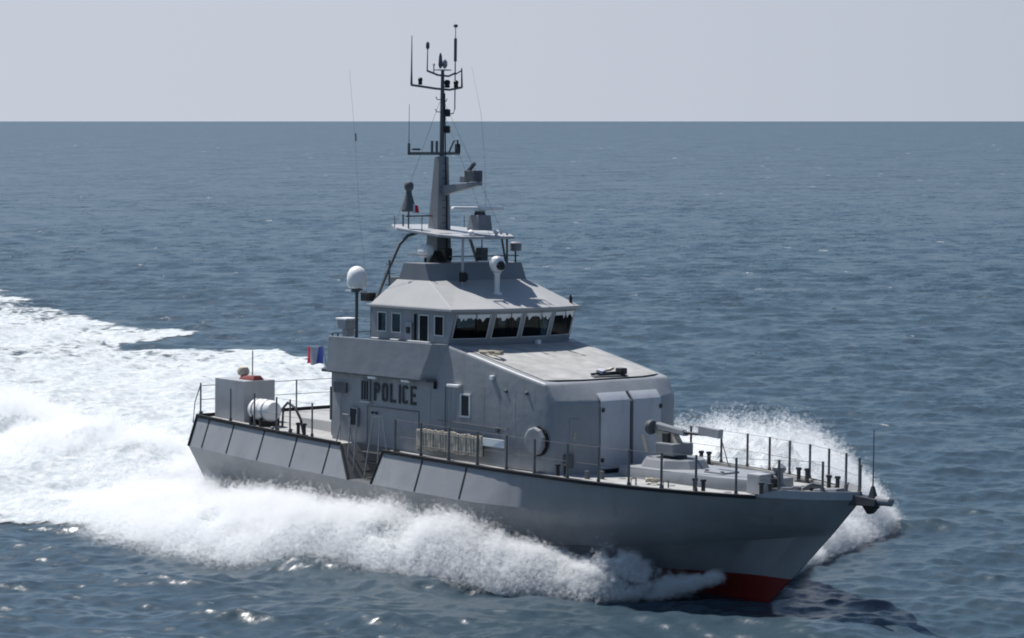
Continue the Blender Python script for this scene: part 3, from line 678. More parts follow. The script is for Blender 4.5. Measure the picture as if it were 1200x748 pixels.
MB().lathe((12.4, 2.5, 7.72), [(.07, 0), (.05, .1), (.06, .2), (.02, .32)], 8).build('roof_antenna', M['black'], boat, smooth=True)
tr0 = MB().tube([(8.6, -1.95, 7.9), (8.6, -1.95, 9.1)], .03, 6)
for z, l_ in ((8.3, .16), (8.65, .22), (8.95, .14)): tr0.tube([(8.6, -1.95 - l_, z), (8.6, -1.95 + l_, z)], .014, 5)
tr0.build('comb_antenna', M['darkgrey'], boat)
whip([(8.2, -2.5, 7.7), (7.72, -2.5, 10.5), (7.45, -2.48, 12.9), (7.1, -2.46, 15.2)], .006, .003, 'steel', boat)
whip([(9.6, 1.3, 10.0), (9.5, 1.32, 12.2), (9.25, 1.34, 13.9), (8.75, 1.36, 15.4)], .007, .003, 'steel', boat)
MB().tube([(7.49, -2.48, 12.9), (7.47, -2.48, 13.15)], .022, 6).build('antenna_joint', M['rail'], boat)
# satellite dome on its pole, black lamp box, aft bridge gear
MB().tube([(7.5, -2.4, 5.5), (7.5, -2.4, 8.1)], .055, 8).build('dome_pole', M['darkgrey'], boat, smooth=True)
MB().box((7.45, -2.4, 8.05), (1.0, .1, .05)).build('dome_bracket', M['frame'], boat)
dome = MB().lathe((7.5, -2.4, 8.12), [(.1, 0), (.26, .04), (.315, .1), (.325, .36), (.30, .52), (.22, .66), (.11, .73), (.02, .75)], 20).build('satellite_dome', M['white'], boat, smooth=True)
MB().lathe((7.5, -2.4, 8.02), [(.18, 0), (.2, .1)], 14).build('dome_base', M['darkgrey'], dome)
MB().box((8.15, -2.45, 7.9), (.4, .34, .28)).build('stern_floodlight', M['black'], boat, bevel=.03)
MB().box((8.4, -2.3, 7.82), (.3, .2, .14)).build('floodlight_bracket', M['gun'], boat, bevel=.02)
ag = MB().box((6.95, -2.35, 6.95), (.5, .5, .3)).box((6.95, -2.3, 6.7), (.3, .3, .3))
ag.build('fire_pump', M['light_grey'], boat, bevel=.05)
MB().box((6.97, -2.35, 7.13), (.56, .56, .07)).build('pump_cover', M['white'], boat, bevel=.02)
for x in (6.38, 6.66):
    MB().tube([(x, -2.5, 5.5), (x, -2.5, 6.66)], .028, 6).build('bridge_rail_post', M['rail'], boat)
for z in (5.9, 6.3, 6.64):
    MB().tube([(6.36, -2.5, z), (6.36, 2.5, z)], .018, 6).build('bridge_rail', M['rail'], boat)
    MB().tube([(6.36, -2.5, z), (6.7, -2.8, z)], .018, 6).build('bridge_rail', M['rail'], boat)
# ladder at the after end of the house
ld = MB()
for y in (-2.55, -2.2): ld.tube([(6.46, y, 3.3), (6.46, y, 5.5)], .025, 6)
for i in range(7): ld.tube([(6.46, -2.55, 3.55 + .28 * i), (6.46, -2.2, 3.55 + .28 * i)], .016, 5)
ld.build('ladder', M['rail'], boat)
# life-ring-sized dark vents on the after corner of the house
MB().box((6.5, -2.45, 4.35), (.12, .4, 1.1)).build('aft_vent', M['darkgrey'], boat, bevel=.03)

for y0, x1, y1 in ((-.12, 7.6, -.9), (.12, 7.6, .9), (-.1, 11.6, -.3), (.1, 11.6, .3)): MB().tube([(8.86, y0, 14.2), (x1, y1, pz(x1) + .02)], .006, 4).build('mast_stay', M['rail'], mast)
MB().tube([(9.06, .1, 9.1), (9.03, .1, 11.0), (8.99, .05, 12.4), (8.95, .02, 14.5)], .022, 6).build('mast_cable', M['black'], mast)
for k in range(9): MB().tube([(8.98 - .004 * k, -.1, 10.3 + .24 * k), (9.12 - .01 * k, 0, 10.3 + .24 * k), (8.98 - .004 * k, .1, 10.3 + .24 * k)], .012, 5).build('mast_rung', M['darkgrey'], mast)
for pts in ([(8.3, -1.5, pz(8.3)), (8.3, -1.5, 10.5)], [(9.6, -1.45, pz(9.6)), (9.6, -1.45, 10.5)], [(8.3, 1.5, pz(8.3)), (8.3, 1.5, 10.5)]): MB().tube(pts, .014, 5).build('platform_antenna', M['rail'], boat)
for y in (-1.2, 1.0): MB().lathe((11.0, y * .5, pz(11.0)), [(.05, 0), (.05, .06), (.1, .08), (.1, .14), (.02, .2)], 10).build('gps_dome', M['white'], boat, smooth=True)
# ---- foredeck
tk = [(18.3, -1.15), (22.2, -1.1), (23.55, -.75), (23.55, .75), (22.2, 1.1), (18.3, 1.15)]
MB().hexa([(x, y, 2.95) for x, y in tk], [(x, y * .96, 3.32) for x, y in tk]).build('foredeck_trunk', M['grey'], boat, bevel=.06, smooth=True)
gp = MB(); oc = [math.pi / 8 + i * math.pi / 4 for i in range(8)]
gp.hexa([(19.55 + 1.36 * math.cos(a), 1.25 * math.sin(a), 2.98) for a in oc], [(19.55 + .92 * math.cos(a), .9 * math.sin(a), 3.56) for a in oc])
gun = gp.build('gun_mount', M['mast'], boat, bevel=.02)
MB().lathe((19.5, 0, 3.56), [(.42, 0), (.36, .1)], 16).build('gun_ring', M['gun'], gun)
MB().box((19.5, 0, 3.83), (.75, .86, .36)).build('gun_base', M['mast'], gun, bevel=.03)
MB().hexa([(18.95, -.14, 4.0), (19.75, -.14, 4.0), (19.75, .14, 4.0), (18.95, .14, 4.0)], [(18.75, -.12, 4.45), (19.5, -.12, 4.38), (19.5, .12, 4.38), (18.75, .12, 4.45)]).build('gun_cradle', M['beige'], gun, bevel=.03)
MB().hexa([(18.7, -.17, 4.36), (20.0, -.13, 4.24), (20.0, .13, 4.24), (18.7, .17, 4.36)], [(18.75, -.15, 4.56), (19.9, -.1, 4.42), (19.9, .1, 4.42), (18.75, .15, 4.56)]).build('gun_breech', M['mast'], gun, bevel=.04)
MB().tube([(19.6, 0, 4.34), (20.3, 0, 4.335), (21.1, 0, 4.34)], .055, 10, .035).build('gun_barrel', M['gun'], gun, smooth=True)
MB().box((20.95, .0, 4.44), (.84, .2, .27), (0, R(4), 0)).build('muzzle_cover', M['light_grey'], gun, bevel=.03)
MB().lathe((18.75, -.22, 4.42), [(.2, -.08), (.23, 0), (.2, .08)], 16, 'x').build('ammunition_drum', M['darkgrey'], gun, smooth=True)
MB().box((19.35, 0, 4.15), (.25, .5, .3)).build('gun_trunnion', M['gun'], gun, bevel=.03)
MB().tube([(18.8, -.4, 3.7), (18.65, -.45, 4.2)], .06, 8).build('gun_seat_post', M['beige'], gun)
# windlass, bollards, chocks, anchor roller, jackstaff
MB().box((23.75, -1.0, 3.28), (.5, .46, .56)).build('deck_box', M['light_grey'], boat, bevel=.03)
wl_ = MB().lathe((23.75, -.15, 3.0), [(.28, 0), (.28, .12), (.14, .2), (.12, .5), (.2, .6), (.2, .68), (.08, .78)], 14).build('windlass', M['mast'], boat, smooth=True)
MB().lathe((23.75, -.42, 3.3), [(.2, -.1), (.12, -.03), (.12, .05), (.2, .12)], 12, 'y').build('windlass_drum', M['gun'], wl_, smooth=True)
def bollard(x, y, z=None, h=.3, r_=.06):
    z = zS(x) - .05 if z is None else z
    mb = MB().box((x, y, z + .02), (.52, .2, .04))
    for d in (-.16, .16): mb.lathe((x + d, y, z + .04), [(r_, 0), (r_, h), (r_ * 1.5, h + .02), (r_ * 1.4, h + .08), (.01, h + .09)], 10)
    return mb.build('bollard', M['gun'], boat, smooth=True)
for x, s_ in ((17.9, 1), (17.9, -1), (22.6, 1), (22.6, -1), (5.6, 1), (5.6, -1), (1.2, -1), (24.4, 1), (24.4, -1)): bollard(x, -s_ * (hbS(x) - .32))
for y in (-.75, -.35, .5): MB().lathe((24.6, y, zS(24.6) - .05), [(.1, 0), (.1, .16), (.17, .18), (.17, .26), (.02, .28)], 12).build('deck_ventilator', M['darkgrey'], boat, smooth=True)
MB().box((24.55, -.75, 3.1), (.7, .5, .2)).build('chain_stopper', M['gun'], boat, bevel=.04)
MB().tube([(25.15, -.85, 2.98), (25.2, -.8, 3.25), (25.3, -.55, 3.36), (25.45, -.3, 3.3), (25.5, -.2, 2.98)], .07, 8).build('fairlead', M['darkgrey'], boat, smooth=True)
MB().hexa([(25.0, -.3, 2.98), (25.9, -.25, 2.98), (25.9, .25, 2.98), (25.0, .3, 2.98)], [(25.1, -.25, 3.2), (25.9, -.2, 3.28), (25.9, .2, 3.28), (25.1, .25, 3.2)]).build('chain_guide', M['mast'], boat, bevel=.03)
rl = MB().hexa([(26.0, -.22, 2.86), (27.25, -.2, 2.92), (27.25, .2, 2.92), (26.0, .22, 2.86)], [(26.0, -.2, 3.2), (27.25, -.18, 3.12), (27.25, .18, 3.12), (26.0, .2, 3.2)]).build('anchor_roller', M['gun'], boat, bevel=.02)
MB().lathe((27.15, .0, 3.08), [(.10, 0), (.13, .05), (.13, .5), (.08, .55)], 12, 'x').build('roller_sleeve', M['mast'], rl, smooth=True)
MB().hexa([(26.9, -.1, 2.68), (27.0, -.1, 2.68), (27.0, .1, 2.68), (26.9, .1, 2.68)], [(26.75, -.15, 2.9), (27.2, -.15, 2.9), (27.2, .15, 2.9), (26.75, .15, 2.9)]).build('anchor', M['black'], rl, bevel=.03)
MB().tube([(27.02, 0, 3.05), (27.02, 0, 5.0)], .024, 8, .014).build('jackstaff', M['rail'], boat, smooth=True)
MB().hexa([(26.9, -.1, 3.05), (27.15, -.1, 3.05), (27.15, .1, 3.05), (26.9, .1, 3.05)], [(26.99, -.04, 3.45), (27.05, -.04, 3.45), (27.05, .04, 3.45), (26.99, .04, 3.45)]).build('jackstaff_foot', M['gun'], boat)
for x, y in ((20.2, -2.4), (21.2, -2.1)): MB().tube([(x, y - .1, 2.98), (x, y - .1, 3.18), (x, y + .1, 3.18), (x, y + .1, 2.98)], .025, 6).build('deck_cleat', M['rail'], boat)
for x, y in ((18.35, -2.45), (18.6, -2.1)): MB().box((x, y, 3.1), (.14, .1, .26)).build('deck_vent', M['darkgrey'], boat, bevel=.02)
ch = MB()
for i in range(15):
    x = 24.05 + i * .13; z = 3.03 + (.16 if x > 25.0 else .02) + .012 * math.sin(i * 2.1); y = -.1 + .02 * math.sin(i * 1.3)
    a = (0, 0, 0) if i % 2 else (math.pi / 2, 0, 0); E_ = Euler(a).to_matrix()
    ch.tube([Vector((x, y, z)) + E_ @ Vector((.075 * math.cos(q), .045 * math.sin(q), 0)) for q in [2 * math.pi * k_ / 10 for k_ in range(11)]], .014, 5)
ch.build('anchor_chain', M['gun'], boat)
MB().box((21.6, -.2, 3.345), (.75, .7, .06)).build('deck_hatch', M['grey'], boat, bevel=.02)
for dx_ in (-.3, .3): MB().box((21.6 + dx_, -.5, 3.39), (.1, .06, .04)).build('hatch_dog', M['gun'], boat, bevel=.01)
for x in (18.9, 20.9, 22.9): MB().lathe((x, -1.55 if x < 22 else -1.35, zS(x) - .05), [(.11, 0), (.11, .015), (.07, .025)], 12).build('deck_plate', M['steel'], boat)
MB().box((22.95, .35, 3.36), (.4, .5, .1)).build('deck_grating', M['darkgrey'], boat, bevel=.02)
# ---- guard rails
FX = [25.894, 24.873, 23.78, 22.676, 21.629, 20.599, 19.55, 18.372, 17.034, 15.86]
def stan(x, side, h=1.08, r_=.038, inset=.08, foot=True):
    y = -side * (hbS(x) - inset); z = zS(x) - .02
    mb = MB().tube([(x, y, z), (x, y, z + h)], r_, 6)
    mb.lathe((x, y, z), [(.06, 0), (.05, .16)], 8)
    return mb.build('stanchion', M['rail'], boat)
def wire(pts, r_=.006): return MB().tube(pts, r_, 5).build('lifeline', M['rail'], boat)
stb = FX + [14.6, 13.3, 12.0, 10.75]
prt = FX[:] + [14.6, 13.3, 12.0]
for x in stb: stan(x, 1)
for x in prt: stan(x, -1)
for x in (26.25,): stan(x, -1, .95)
for hh in (.55, 1.06):
    wire([(x, -(hbS(x) - .08), zS(x) - .02 + hh) for x in sorted(stb)]); wire([(x, (hbS(x) - .08), zS(x) - .02 + hh) for x in sorted(prt)])
MB().tube([(18.9, hbS(18.4) - .3, zS(18) - .02), (18.42, hbS(18.4) - .1, zS(18) + .7)], .02, 6).build('stanchion_brace', M['rail'], boat)
aft = [.08, 1.9, 3.3, 4.55, 5.3, 6.5]
for x in aft: stan(x, 1, 1.15, .03)
for x in (.08, 1.5, 3.0, 4.5, 6.0, 7.5): stan(x, -1, 1.1, .028)
for hh in (.55, 1.1):
    wire([(x, -(hbS(x) - .08), zS(x) + hh) for x in (3.3, 4.55, 5.3, 6.5)]); wire([(x, (hbS(x) - .08), zS(x) + hh) for x in (.08, 1.5, 3.0, 4.5, 6.0, 7.5)])
MB().tube([(.08, -3.25, 4.6), (-.35, -3.2, 3.9), (-.45, -3.2, 3.2)], .02, 6).build('stern_gate_rail', M['rail'], boat)
MB().tube([(-.2, -3.0, 2.6), (-.2, -3.0, 3.6)], .028, 6).build('stern_gate_post', M['rail'], boat)
for y in (-2.6, -.9, .9, 2.6): MB().tube([(.06, y, zS(0)), (.06, y, zS(0) + 1.05)], .028, 6).build('stern_stanchion', M['rail'], boat)
for hh in (.55, 1.03): MB().tube([(.06, -3.2, zS(0) + hh), (.06, 3.2, zS(0) + hh)], .012, 5).build('stern_lifeline', M['rail'], boat)
# davit-like curved pipe and gate rails by the boarding recess
MB().tube([(4.3, -2.95, 3.4), (4.35, -2.95, 4.05), (4.6, -2.95, 4.25), (5.0, -2.95, 4.1), (5.3, -2.95, 3.75), (5.45, -2.95, 3.3)], .045, 8).build('deck_pipe', M['gun'], boat, smooth=True)
for pts in ([(7.7, -3.35, 3.2), (7.95, -3.3, 4.15), (8.25, -3.3, 4.15), (8.6, -3.4, 3.15)], [(8.4, -3.35, 4.1), (8.45, -3.5, 2.4)], [(9.3, -3.5, 2.2), (9.55, -3.35, 4.2), (9.9, -3.35, 4.2), (9.95, -3.5, 2.4)], [(8.75, -3.5, 2.3), (8.8, -3.4, 4.2)], [(10.3, -3.4, 3.1), (10.05, -3.36, 4.2)]):
    MB().tube(pts, .022, 6).build('gate_rail', M['steel'], boat)
# white board on the rail
MB().box((15.25, -3.36, 3.84), (.95, .03, .24)).build('rail_board', M['white'], boat, bevel=.008)
# ---- stern equipment
lk = MB().hexa([(.2, -2.75, 3.4), (1.9, -2.75, 3.28), (1.9, -1.45, 3.28), (.2, -1.45, 3.4)], [(.2, -2.75, 4.78), (1.9, -2.75, 4.76), (1.9, -1.45, 4.76), (.2, -1.45, 4.78)]).build('deck_locker', M['light_grey'], boat, bevel=.015)
MB().tube([(1.35, -2.0, 4.76), (1.35, -2.0, 5.75)], .02, 6).build('locker_antenna', M['rail'], lk)
MB().lathe((.95, -2.1, 4.92), [(.06, -.12), (.1, -.06), (.2, .0), (.22, .12), (.16, .24), (.05, .28)], 14).build('locker_lamp', M['beige'], lk, smooth=True)
MB().hexa([(1.0, -2.35, 4.78), (1.85, -2.35, 4.77), (1.85, -1.85, 4.77), (1.0, -1.85, 4.78)], [(1.05, -2.25, 4.88), (1.75, -2.25, 4.92), (1.75, -1.95, 4.92), (1.05, -1.95, 4.88)]).build('locker_cover', M['red'], lk, bevel=.03)
cr = MB()
for x in (2.5, 3.05): cr.box((x, -2.55, 3.38), (.14, .75, .2)).box((x, -2.9, 3.45), (.12, .1, .34)).box((x, -2.2, 3.45), (.12, .1, .34))
cr.build('raft_cradle', M['black'], boat, bevel=.02)
MB().hexa([(3.6, -1.7, 3.2), (6.0, -1.7, 3.15), (6.0, 1.9, 3.15), (3.6, 1.9, 3.2)], [(3.6, -1.6, 3.62), (6.0, -1.6, 3.6), (6.0, 1.8, 3.6), (3.6, 1.8, 3.62)]).build('engine_hatch', M['roof'], boat, bevel=.04)
MB().box((4.9, .6, 3.8), (.6, .5, .4)).build('hatch_vent', M['darkgrey'], boat, bevel=.03)
for x in (3.9, 4.2, 4.9): MB().lathe((x, -3.05, 3.22), [(.05, 0), (.05, .14), (.09, .15), (.02, .19)], 10).build('filler_cap', M['gun'], boat)

# ------------------------------------------------------------------ separate things carried on board
raft = thing('life_raft_canister', 'white cylindrical life raft canister lying in a cradle beside the grey stern locker', 'life raft', (2.78, -2.55, 3.46))
for (x0, x1) in ((-.56, -.01), (.01, .56)):
    pr = [(.10, -.57), (.3, -.55), (.36, -.45), (.37, -.02)] if x0 < 0 else [(.37, .02), (.36, .45), (.3, .55), (.1, .57)]
    MB().lathe((0, 0, .38), pr, 20, 'x').build('canister_shell', M['white'], raft, smooth=True)
for x in (-.28, 0, .28): MB().lathe((0, 0, .38), [(.38, x - .025), (.38, x + .025)], 20, 'x').build('canister_band', M['steel'] if x else M['frame'], raft)

flag = thing('tricolour_flag', 'small tricolour flag, blue, white and red, flying at the after end of the superstructure', 'flag', (6.3, -2.62, 5.5))
MB().tube([(0, 0, -.1), (-.25, -.05, .75)], .015, 6).build('flagstaff', M['steel'], flag)
def flag_panel(u0, u1):
    mb = MB(); n_, m_ = 8, 6
    for i in range(n_ + 1):
        u = u0 + (u1 - u0) * i / n_
        for j in range(m_ + 1):
            v = j / m_
            mb.v.append((-.18 - .92 * u - .05 * v, -.04 + .07 * math.sin(7 * u + 1.5 * v) * (.3 + u), .66 - .56 * v - .05 * u + .03 * math.sin(9 * u)))
    for i in range(n_):
        for j in range(m_): mb.f.append((i * (m_ + 1) + j, (i + 1) * (m_ + 1) + j, (i + 1) * (m_ + 1) + j + 1, i * (m_ + 1) + j + 1))
    return mb
for nme, u0, u1, mt in (('blue_panel', 0, .333, 'flagblue'), ('white_panel', .333, .667, 'flagwhite'), ('red_panel', .667, 1, 'flagred')):
    flag_panel(u0, u1).build(nme, M[mt], flag, smooth=True, fix=False)

net = thing('rescue_net', 'beige slatted rescue net rolled along the starboard rail below the side window', 'rescue net', (11.25, -2.98, 3.1))
sl_ = MB(); rng = random.Random(3)
for i in range(26):
    x = .06 + i * .118; b_ = rng.uniform(-.03, .03)
    sl_.box((x, rng.uniform(-.015, .015), .52 + b_), (.085, .07, .62 + rng.uniform(-.03, .03)), (0, rng.uniform(-.04, .04), 0))
sl_.build('net_slats', M['beige'], net, bevel=.01)
MB().box((1.53, .07, .52), (3.05, .08, .6)).build('net_roll', M['darkgrey'], net, bevel=.03)
for z in (.3, .74): MB().tube([(.0, -.05, z), (3.1, -.05, z)], .016, 5).build('net_rope', M['darkgrey'], net)

def rope_heap(name, label, p, n, rad, seed, mat='rope', stretch=(1, 1)):
    rg = random.Random(seed); root = thing(name, label, 'rope', p); pts = []
    for i in range(n):
        a = i * .55; r_ = rad * (.55 + .45 * rg.random())
        pts.append((math.cos(a) * r_ * stretch[0] + rg.uniform(-.04, .04), math.sin(a) * r_ * stretch[1], .03 + .025 * (i / n) * 4 + rg.uniform(0, .03)))
    sm_ = []
    for i in range(len(pts) - 1):
        for t in (0, .5): sm_.append(tuple(pts[i][k] * (1 - t) + pts[i + 1][k] * t for k in range(3)))
    MB().tube(sm_, .022, 6).build('rope_coil', M[mat], root, smooth=True)
    return root
rope_heap('mooring_rope', 'coiled mooring rope lying along the near edge of the sloping deckhouse roof', (13.75, -2.2, 6.33), 60, .34, 5, stretch=(1.7, .6))
rope_heap('mooring_rope', 'pale mooring rope coiled on the deck to starboard of the gun mount', (20.3, -1.75, 3.0), 46, .26, 12)
rope_heap('mooring_rope', 'dark coiled line on the foredeck just behind the bow fairlead', (24.2, .6, 2.98), 50, .28, 8, 'gun')
hank = thing('hanging_line', 'pale looped line hanging on the deckhouse front beside the two doors', 'rope', (17.22, -2.02, 0))
d_ = Vector((.63, 1.2, 0)).normalized(); nr = Vector((d_.y, -d_.x, 0))
pts = []
for i in range(120):
    t = i / 119; a = t * 2 * math.pi * 5
    pts.append(nr * (.06 + .03 * math.sin(a)) + d_ * (.10 * math.sin(a + .6) + .03 * math.sin(3.1 * a)) + Vector((0, 0, 3.95 + .42 * math.cos(a / 2 + .3))))
MB().tube(pts, .024, 5).build('line_loops', M['rope'], hank, smooth=True)
gear = thing('folded_tripod', 'black folded tripod with pale straps lying near the front edge of the sloping deckhouse roof', 'tripod', (16.55, .1, 5.80))
tp = MB()
for a, b in (((-.35, -.45, .02), (.25, .35, .10)), ((-.2, -.5, .05), (.3, .5, .12)), ((.1, -.45, .04), (.1, .6, .08))): tp.tube([a, b], .035, 6)
tp.build('tripod_leg', M['black'], gear)
MB().box((.1, .5, .12), (.28, .26, .2)).build('tripod_head', M['gun'], gear, bevel=.04)
MB().box((-.12, -.15, .13), (.22, .3, .1), (.1, .2, .4)).build('strap', M['flagwhite'], gear, bevel=.03)
MB().box((-.1, .2, .17), (.2, .22, .08), (.2, -.2, .2)).build('strap', M['beige'], gear, bevel=.03)
MB().hexa([(-.5, -.55, .0), (.15, -.7, .0), (.35, .6, .0), (-.2, .55, .0)], [(-.45, -.5, .02), (.12, -.62, .02), (.3, .55, .02), (-.18, .5, .02)]).build('tripod_sheet', M['darkgrey'], gear)

#SEA#
# ------------------------------------------------------------------ sea surface
rs = np.random.RandomState(11)
def hash3(ix, iy, iz, seed):
    h = (ix.astype(np.int64) * 374761393 + iy.astype(np.int64) * 668265263 + iz.astype(np.int64) * 2147483647 + seed * 974711) & 0xffffffff
    h = ((h ^ (h >> 13)) * 1274126177) & 0xffffffff
    h = (h ^ (h >> 16)) & 0xffff
    return h / 65535.0
def vnoise(x, y, z=None, seed=0):
    z = np.zeros_like(x) if z is None else z
    fx, fy, fz = np.floor(x), np.floor(y), np.floor(z)
    tx, ty, tz = x - fx, y - fy, z - fz
    tx, ty, tz = [t * t * (3 - 2 * t) for t in (tx, ty, tz)]
    o = 0
    for a in (0, 1):
        for b in (0, 1):
            for c in (0, 1):
                w_ = (tx if a else 1 - tx) * (ty if b else 1 - ty) * (tz if c else 1 - tz)
                o = o + w_ * hash3(fx + a, fy + b, fz + c, seed)
    return o
def fbm(x, y, z=None, oct=4, seed=0, gain=.5):
    s_, a, n_ = 0, 1, 0
    for k in range(oct):
        s_ = s_ + a * vnoise(x * 2 ** k, y * 2 ** k, None if z is None else z * 2 ** k, seed + k * 17); n_ += a; a *= gain
    return s_ / n_
def sstep(a, b, x):
    t = np.clip((x - a) / (b - a), 0, 1); return t * t * (3 - 2 * t)

# directional wind sea: many small wave trains
NW = 104
wl_len = np.exp(rs.uniform(math.log(0.48), math.log(8.0), NW))
wdir = YAW + R(172) + rs.normal(0, R(34), NW)
wk = 2 * math.pi / wl_len
wamp = 0.0058 * wl_len ** 0.74 * rs.uniform(.5, 1.3, NW)
wph = rs.uniform(0, 2 * math.pi, NW)
def waves(x, y, spacing):
    """height and horizontal pull of the sea at x, y; trains finer than the mesh can carry are left to the surface shader"""
    dz = np.zeros_like(x); dx = np.zeros_like(x); dy = np.zeros_like(x)
    gust = .75 + .5 * fbm(x / 38, y / 38, oct=2, seed=5)
    for i in range(NW):
        fade = sstep(2.0, 4.0, wl_len[i] / spacing) * wamp[i]
        c, s_ = math.cos(wdir[i]), math.sin(wdir[i])
        ph = wk[i] * (x * c + y * s_) + wph[i]
        dz += fade * np.cos(ph); t = -fade * np.sin(ph) * .55; dx += t * c; dy += t * s_
    return dx * gust, dy * gust, dz * gust
def lost_slope(spacing):
    q = np.zeros_like(spacing)
    for i in range(NW): q += (1 - sstep(2.0, 4.0, wl_len[i] / spacing)) * (wamp[i] * wk[i]) ** 2 / 2
    return np.sqrt(5.0 * q + .20 ** 2)

def seg_dist(x, y, pts, closed=True):
    """signed distance to a polygon (negative inside)"""
    pts = np.array(pts, float); n_ = len(pts); d = np.full(x.shape, 1e9); ins = np.zeros(x.shape, bool)
    for i in range(n_):
        a, b = pts[i], pts[(i + 1) % n_]; e = b - a
        t = np.clip(((x - a[0]) * e[0] + (y - a[1]) * e[1]) / (e @ e), 0, 1)
        d = np.minimum(d, np.hypot(x - a[0] - t * e[0], y - a[1] - t * e[1]))
        c = ((a[1] > y) != (b[1] > y)) & (x < (b[0] - a[0]) * (y - a[1]) / (b[1] - a[1] + 1e-12) + a[0]); ins ^= c
    return np.where(ins, -d, d)
WAKE = [(20.8, -1.2), (19.2, -3.3), (17.5, -4.4), (13.5, -5.7), (10, -7.9), (7, -8.3), (2.7, -9.4), (-3, -9.4), (-6, -9.4), (-14, -11.5), (-30, -15), (-60, -20), (-150, -30),
        (-170, 78), (-110, 55.5), (-89, 46.5), (-78, 42.6), (-66, 40.8), (-60.5, 40.0), (-58, 35.0), (-55.5, 32.0), (-51, 33.4), (-46.0, 37.5), (-36, 33), (-20, 27), (-6, 22), (4, 18.5), (11, 15.2), (16.5, 12), (19.3, 8.6), (20.6, 5), (21.4, 1.4)]
HULLP = [(21.3, 0), (19.5, 2.0), (17, 2.7), (12, 3.0), (0, 2.9), (-0.6, 2.9), (-.6, -2.9), (0, -2.9), (12, -3.0), (17, -2.7), (19.5, -2.0)]
def foam_cover(x, y):
    d = seg_dist(x, y, WAKE)
    d = d + 1.1 * (fbm(x / 1.1, y / 1.1, oct=3, seed=32) - .5) + (2.4 * (fbm(x / 4.5, y / 4.5, oct=5, seed=31, gain=.6) - .5)) * np.clip(.5 + np.abs(y) / 20, .5, 2.4)
    f = sstep(.5, -1.8, d)
    age = sstep(12, -90, x)                                   # old foam far astern opens up into patches
    patch = fbm(x / 6.0 + 3, y / 6.0, oct=4, seed=77)
    open_ = sstep(.40, .62, patch + .18 * (1 - age) - .10 * sstep(14, 30, y))
    f = f * (1 - .30 * age * (1 - open_))
    # thin foam streaks outside the wake, drifting off the bow
    f2 = .42 * sstep(9, 0, seg_dist(x, y, [(23.5, -1), (16, -7), (12, -9.5), (6, -11), (14, -8), (20, -4)])) * sstep(.5, .75, fbm(x / 1.6, y / .9, oct=4, seed=8))
    f3 = .5 * sstep(4, 0, seg_dist(x, y, [(21.3, 1.2), (24.0, 3.5), (22.5, 8.5), (17.5, 14), (18, 10), (20, 5)])) * sstep(.42, .7, fbm(x / 1.8, y / 1.8, oct=4, seed=9))
    return np.clip(np.maximum(np.maximum(f, f2 * 0.6), f3), 0, 1)
def wake_shape(x, y):
    """churned water: turbulent lumps, a trough just behind the transom, the rooster tail and the two swells thrown aside"""
    d = seg_dist(x, y, WAKE); inside = sstep(-.3, -4.0, d)
    z = inside * (.85 * (fbm(x / 2.4, y / 2.4, oct=5, seed=40, gain=.55) - .5) + .95 * (fbm(x / 7.5, y / 7.5, oct=3, seed=44) - .45))
    tail = np.exp(-((y - .6) / 3.2) ** 2)
    z = z + tail * (-.75 * np.exp(-((x + 2.0) / 2.6) ** 2) + .95 * np.exp(-((x + 10.5) / 4.5) ** 2) + .45 * np.exp(-((x + 24) / 9.0) ** 2))
    z = z + .50 * np.exp(-((y + 6.2 + .05 * np.minimum(x, 0)) / 1.7) ** 2) * sstep(17, 9, x) * sstep(-40, 0, x)
    z = z + .75 * np.exp(-((y - 8.5 + .40 * (x - 8)) / 2.4) ** 2) * sstep(21, 14, x) * sstep(-60, 5, x)
    z = z + .50 * np.exp(-((y - 6.0 + .16 * x) / 2.0) ** 2) * sstep(2, -8, x) * sstep(-70, -10, x)
    # smooth hollow where the bow presses the water
    z = z - .15 * np.exp(-(((x - 20) / 3.5) ** 2 + ((y + 2.5) / 2.2) ** 2))
    return z

# one sheet, finely divided where it is close to the viewer, coarser towards the horizon and behind
h0 = CAM.z
dep = np.concatenate([np.linspace(R(40), R(14.5), 40)[:-1], np.linspace(R(14.5), R(.35), 1080)[:-1], np.linspace(R(.35), R(.018), 60)])
rad = h0 / np.tan(dep)
ang = np.concatenate([np.linspace(-math.pi, -R(17), 90)[:-1], np.linspace(-R(17), R(17), 760), np.linspace(R(17), math.pi, 90)[1:]])
RR, AA = np.meshgrid(rad, ang, indexing='ij')
dr = np.gradient(rad)[:, None] * np.ones_like(AA); da = RR * np.gradient(ang)[None, :]
SP = np.maximum(np.minimum(np.abs(dr), 60) * .55, np.minimum(np.abs(da), 60))
X0 = CAM.x + RR * np.cos(YAW + AA); Y0 = CAM.y + RR * np.sin(YAW + AA)
dx, dy, dz = waves(X0, Y0, np.maximum(SP, .12))
near = (RR < 400) & (np.abs(AA) < R(17.01))
FO = np.zeros_like(X0); WS = np.zeros_like(X0)
FO[near] = foam_cover(X0[near], Y0[near]); WS[near] = wake_shape(X0[near], Y0[near])
calm = 1 - .55 * FO
X1, Y1 = X0 + dx * calm, Y0 + dy * calm
Z1 = dz * calm + WS * sstep(300, 150, RR) - 0.0
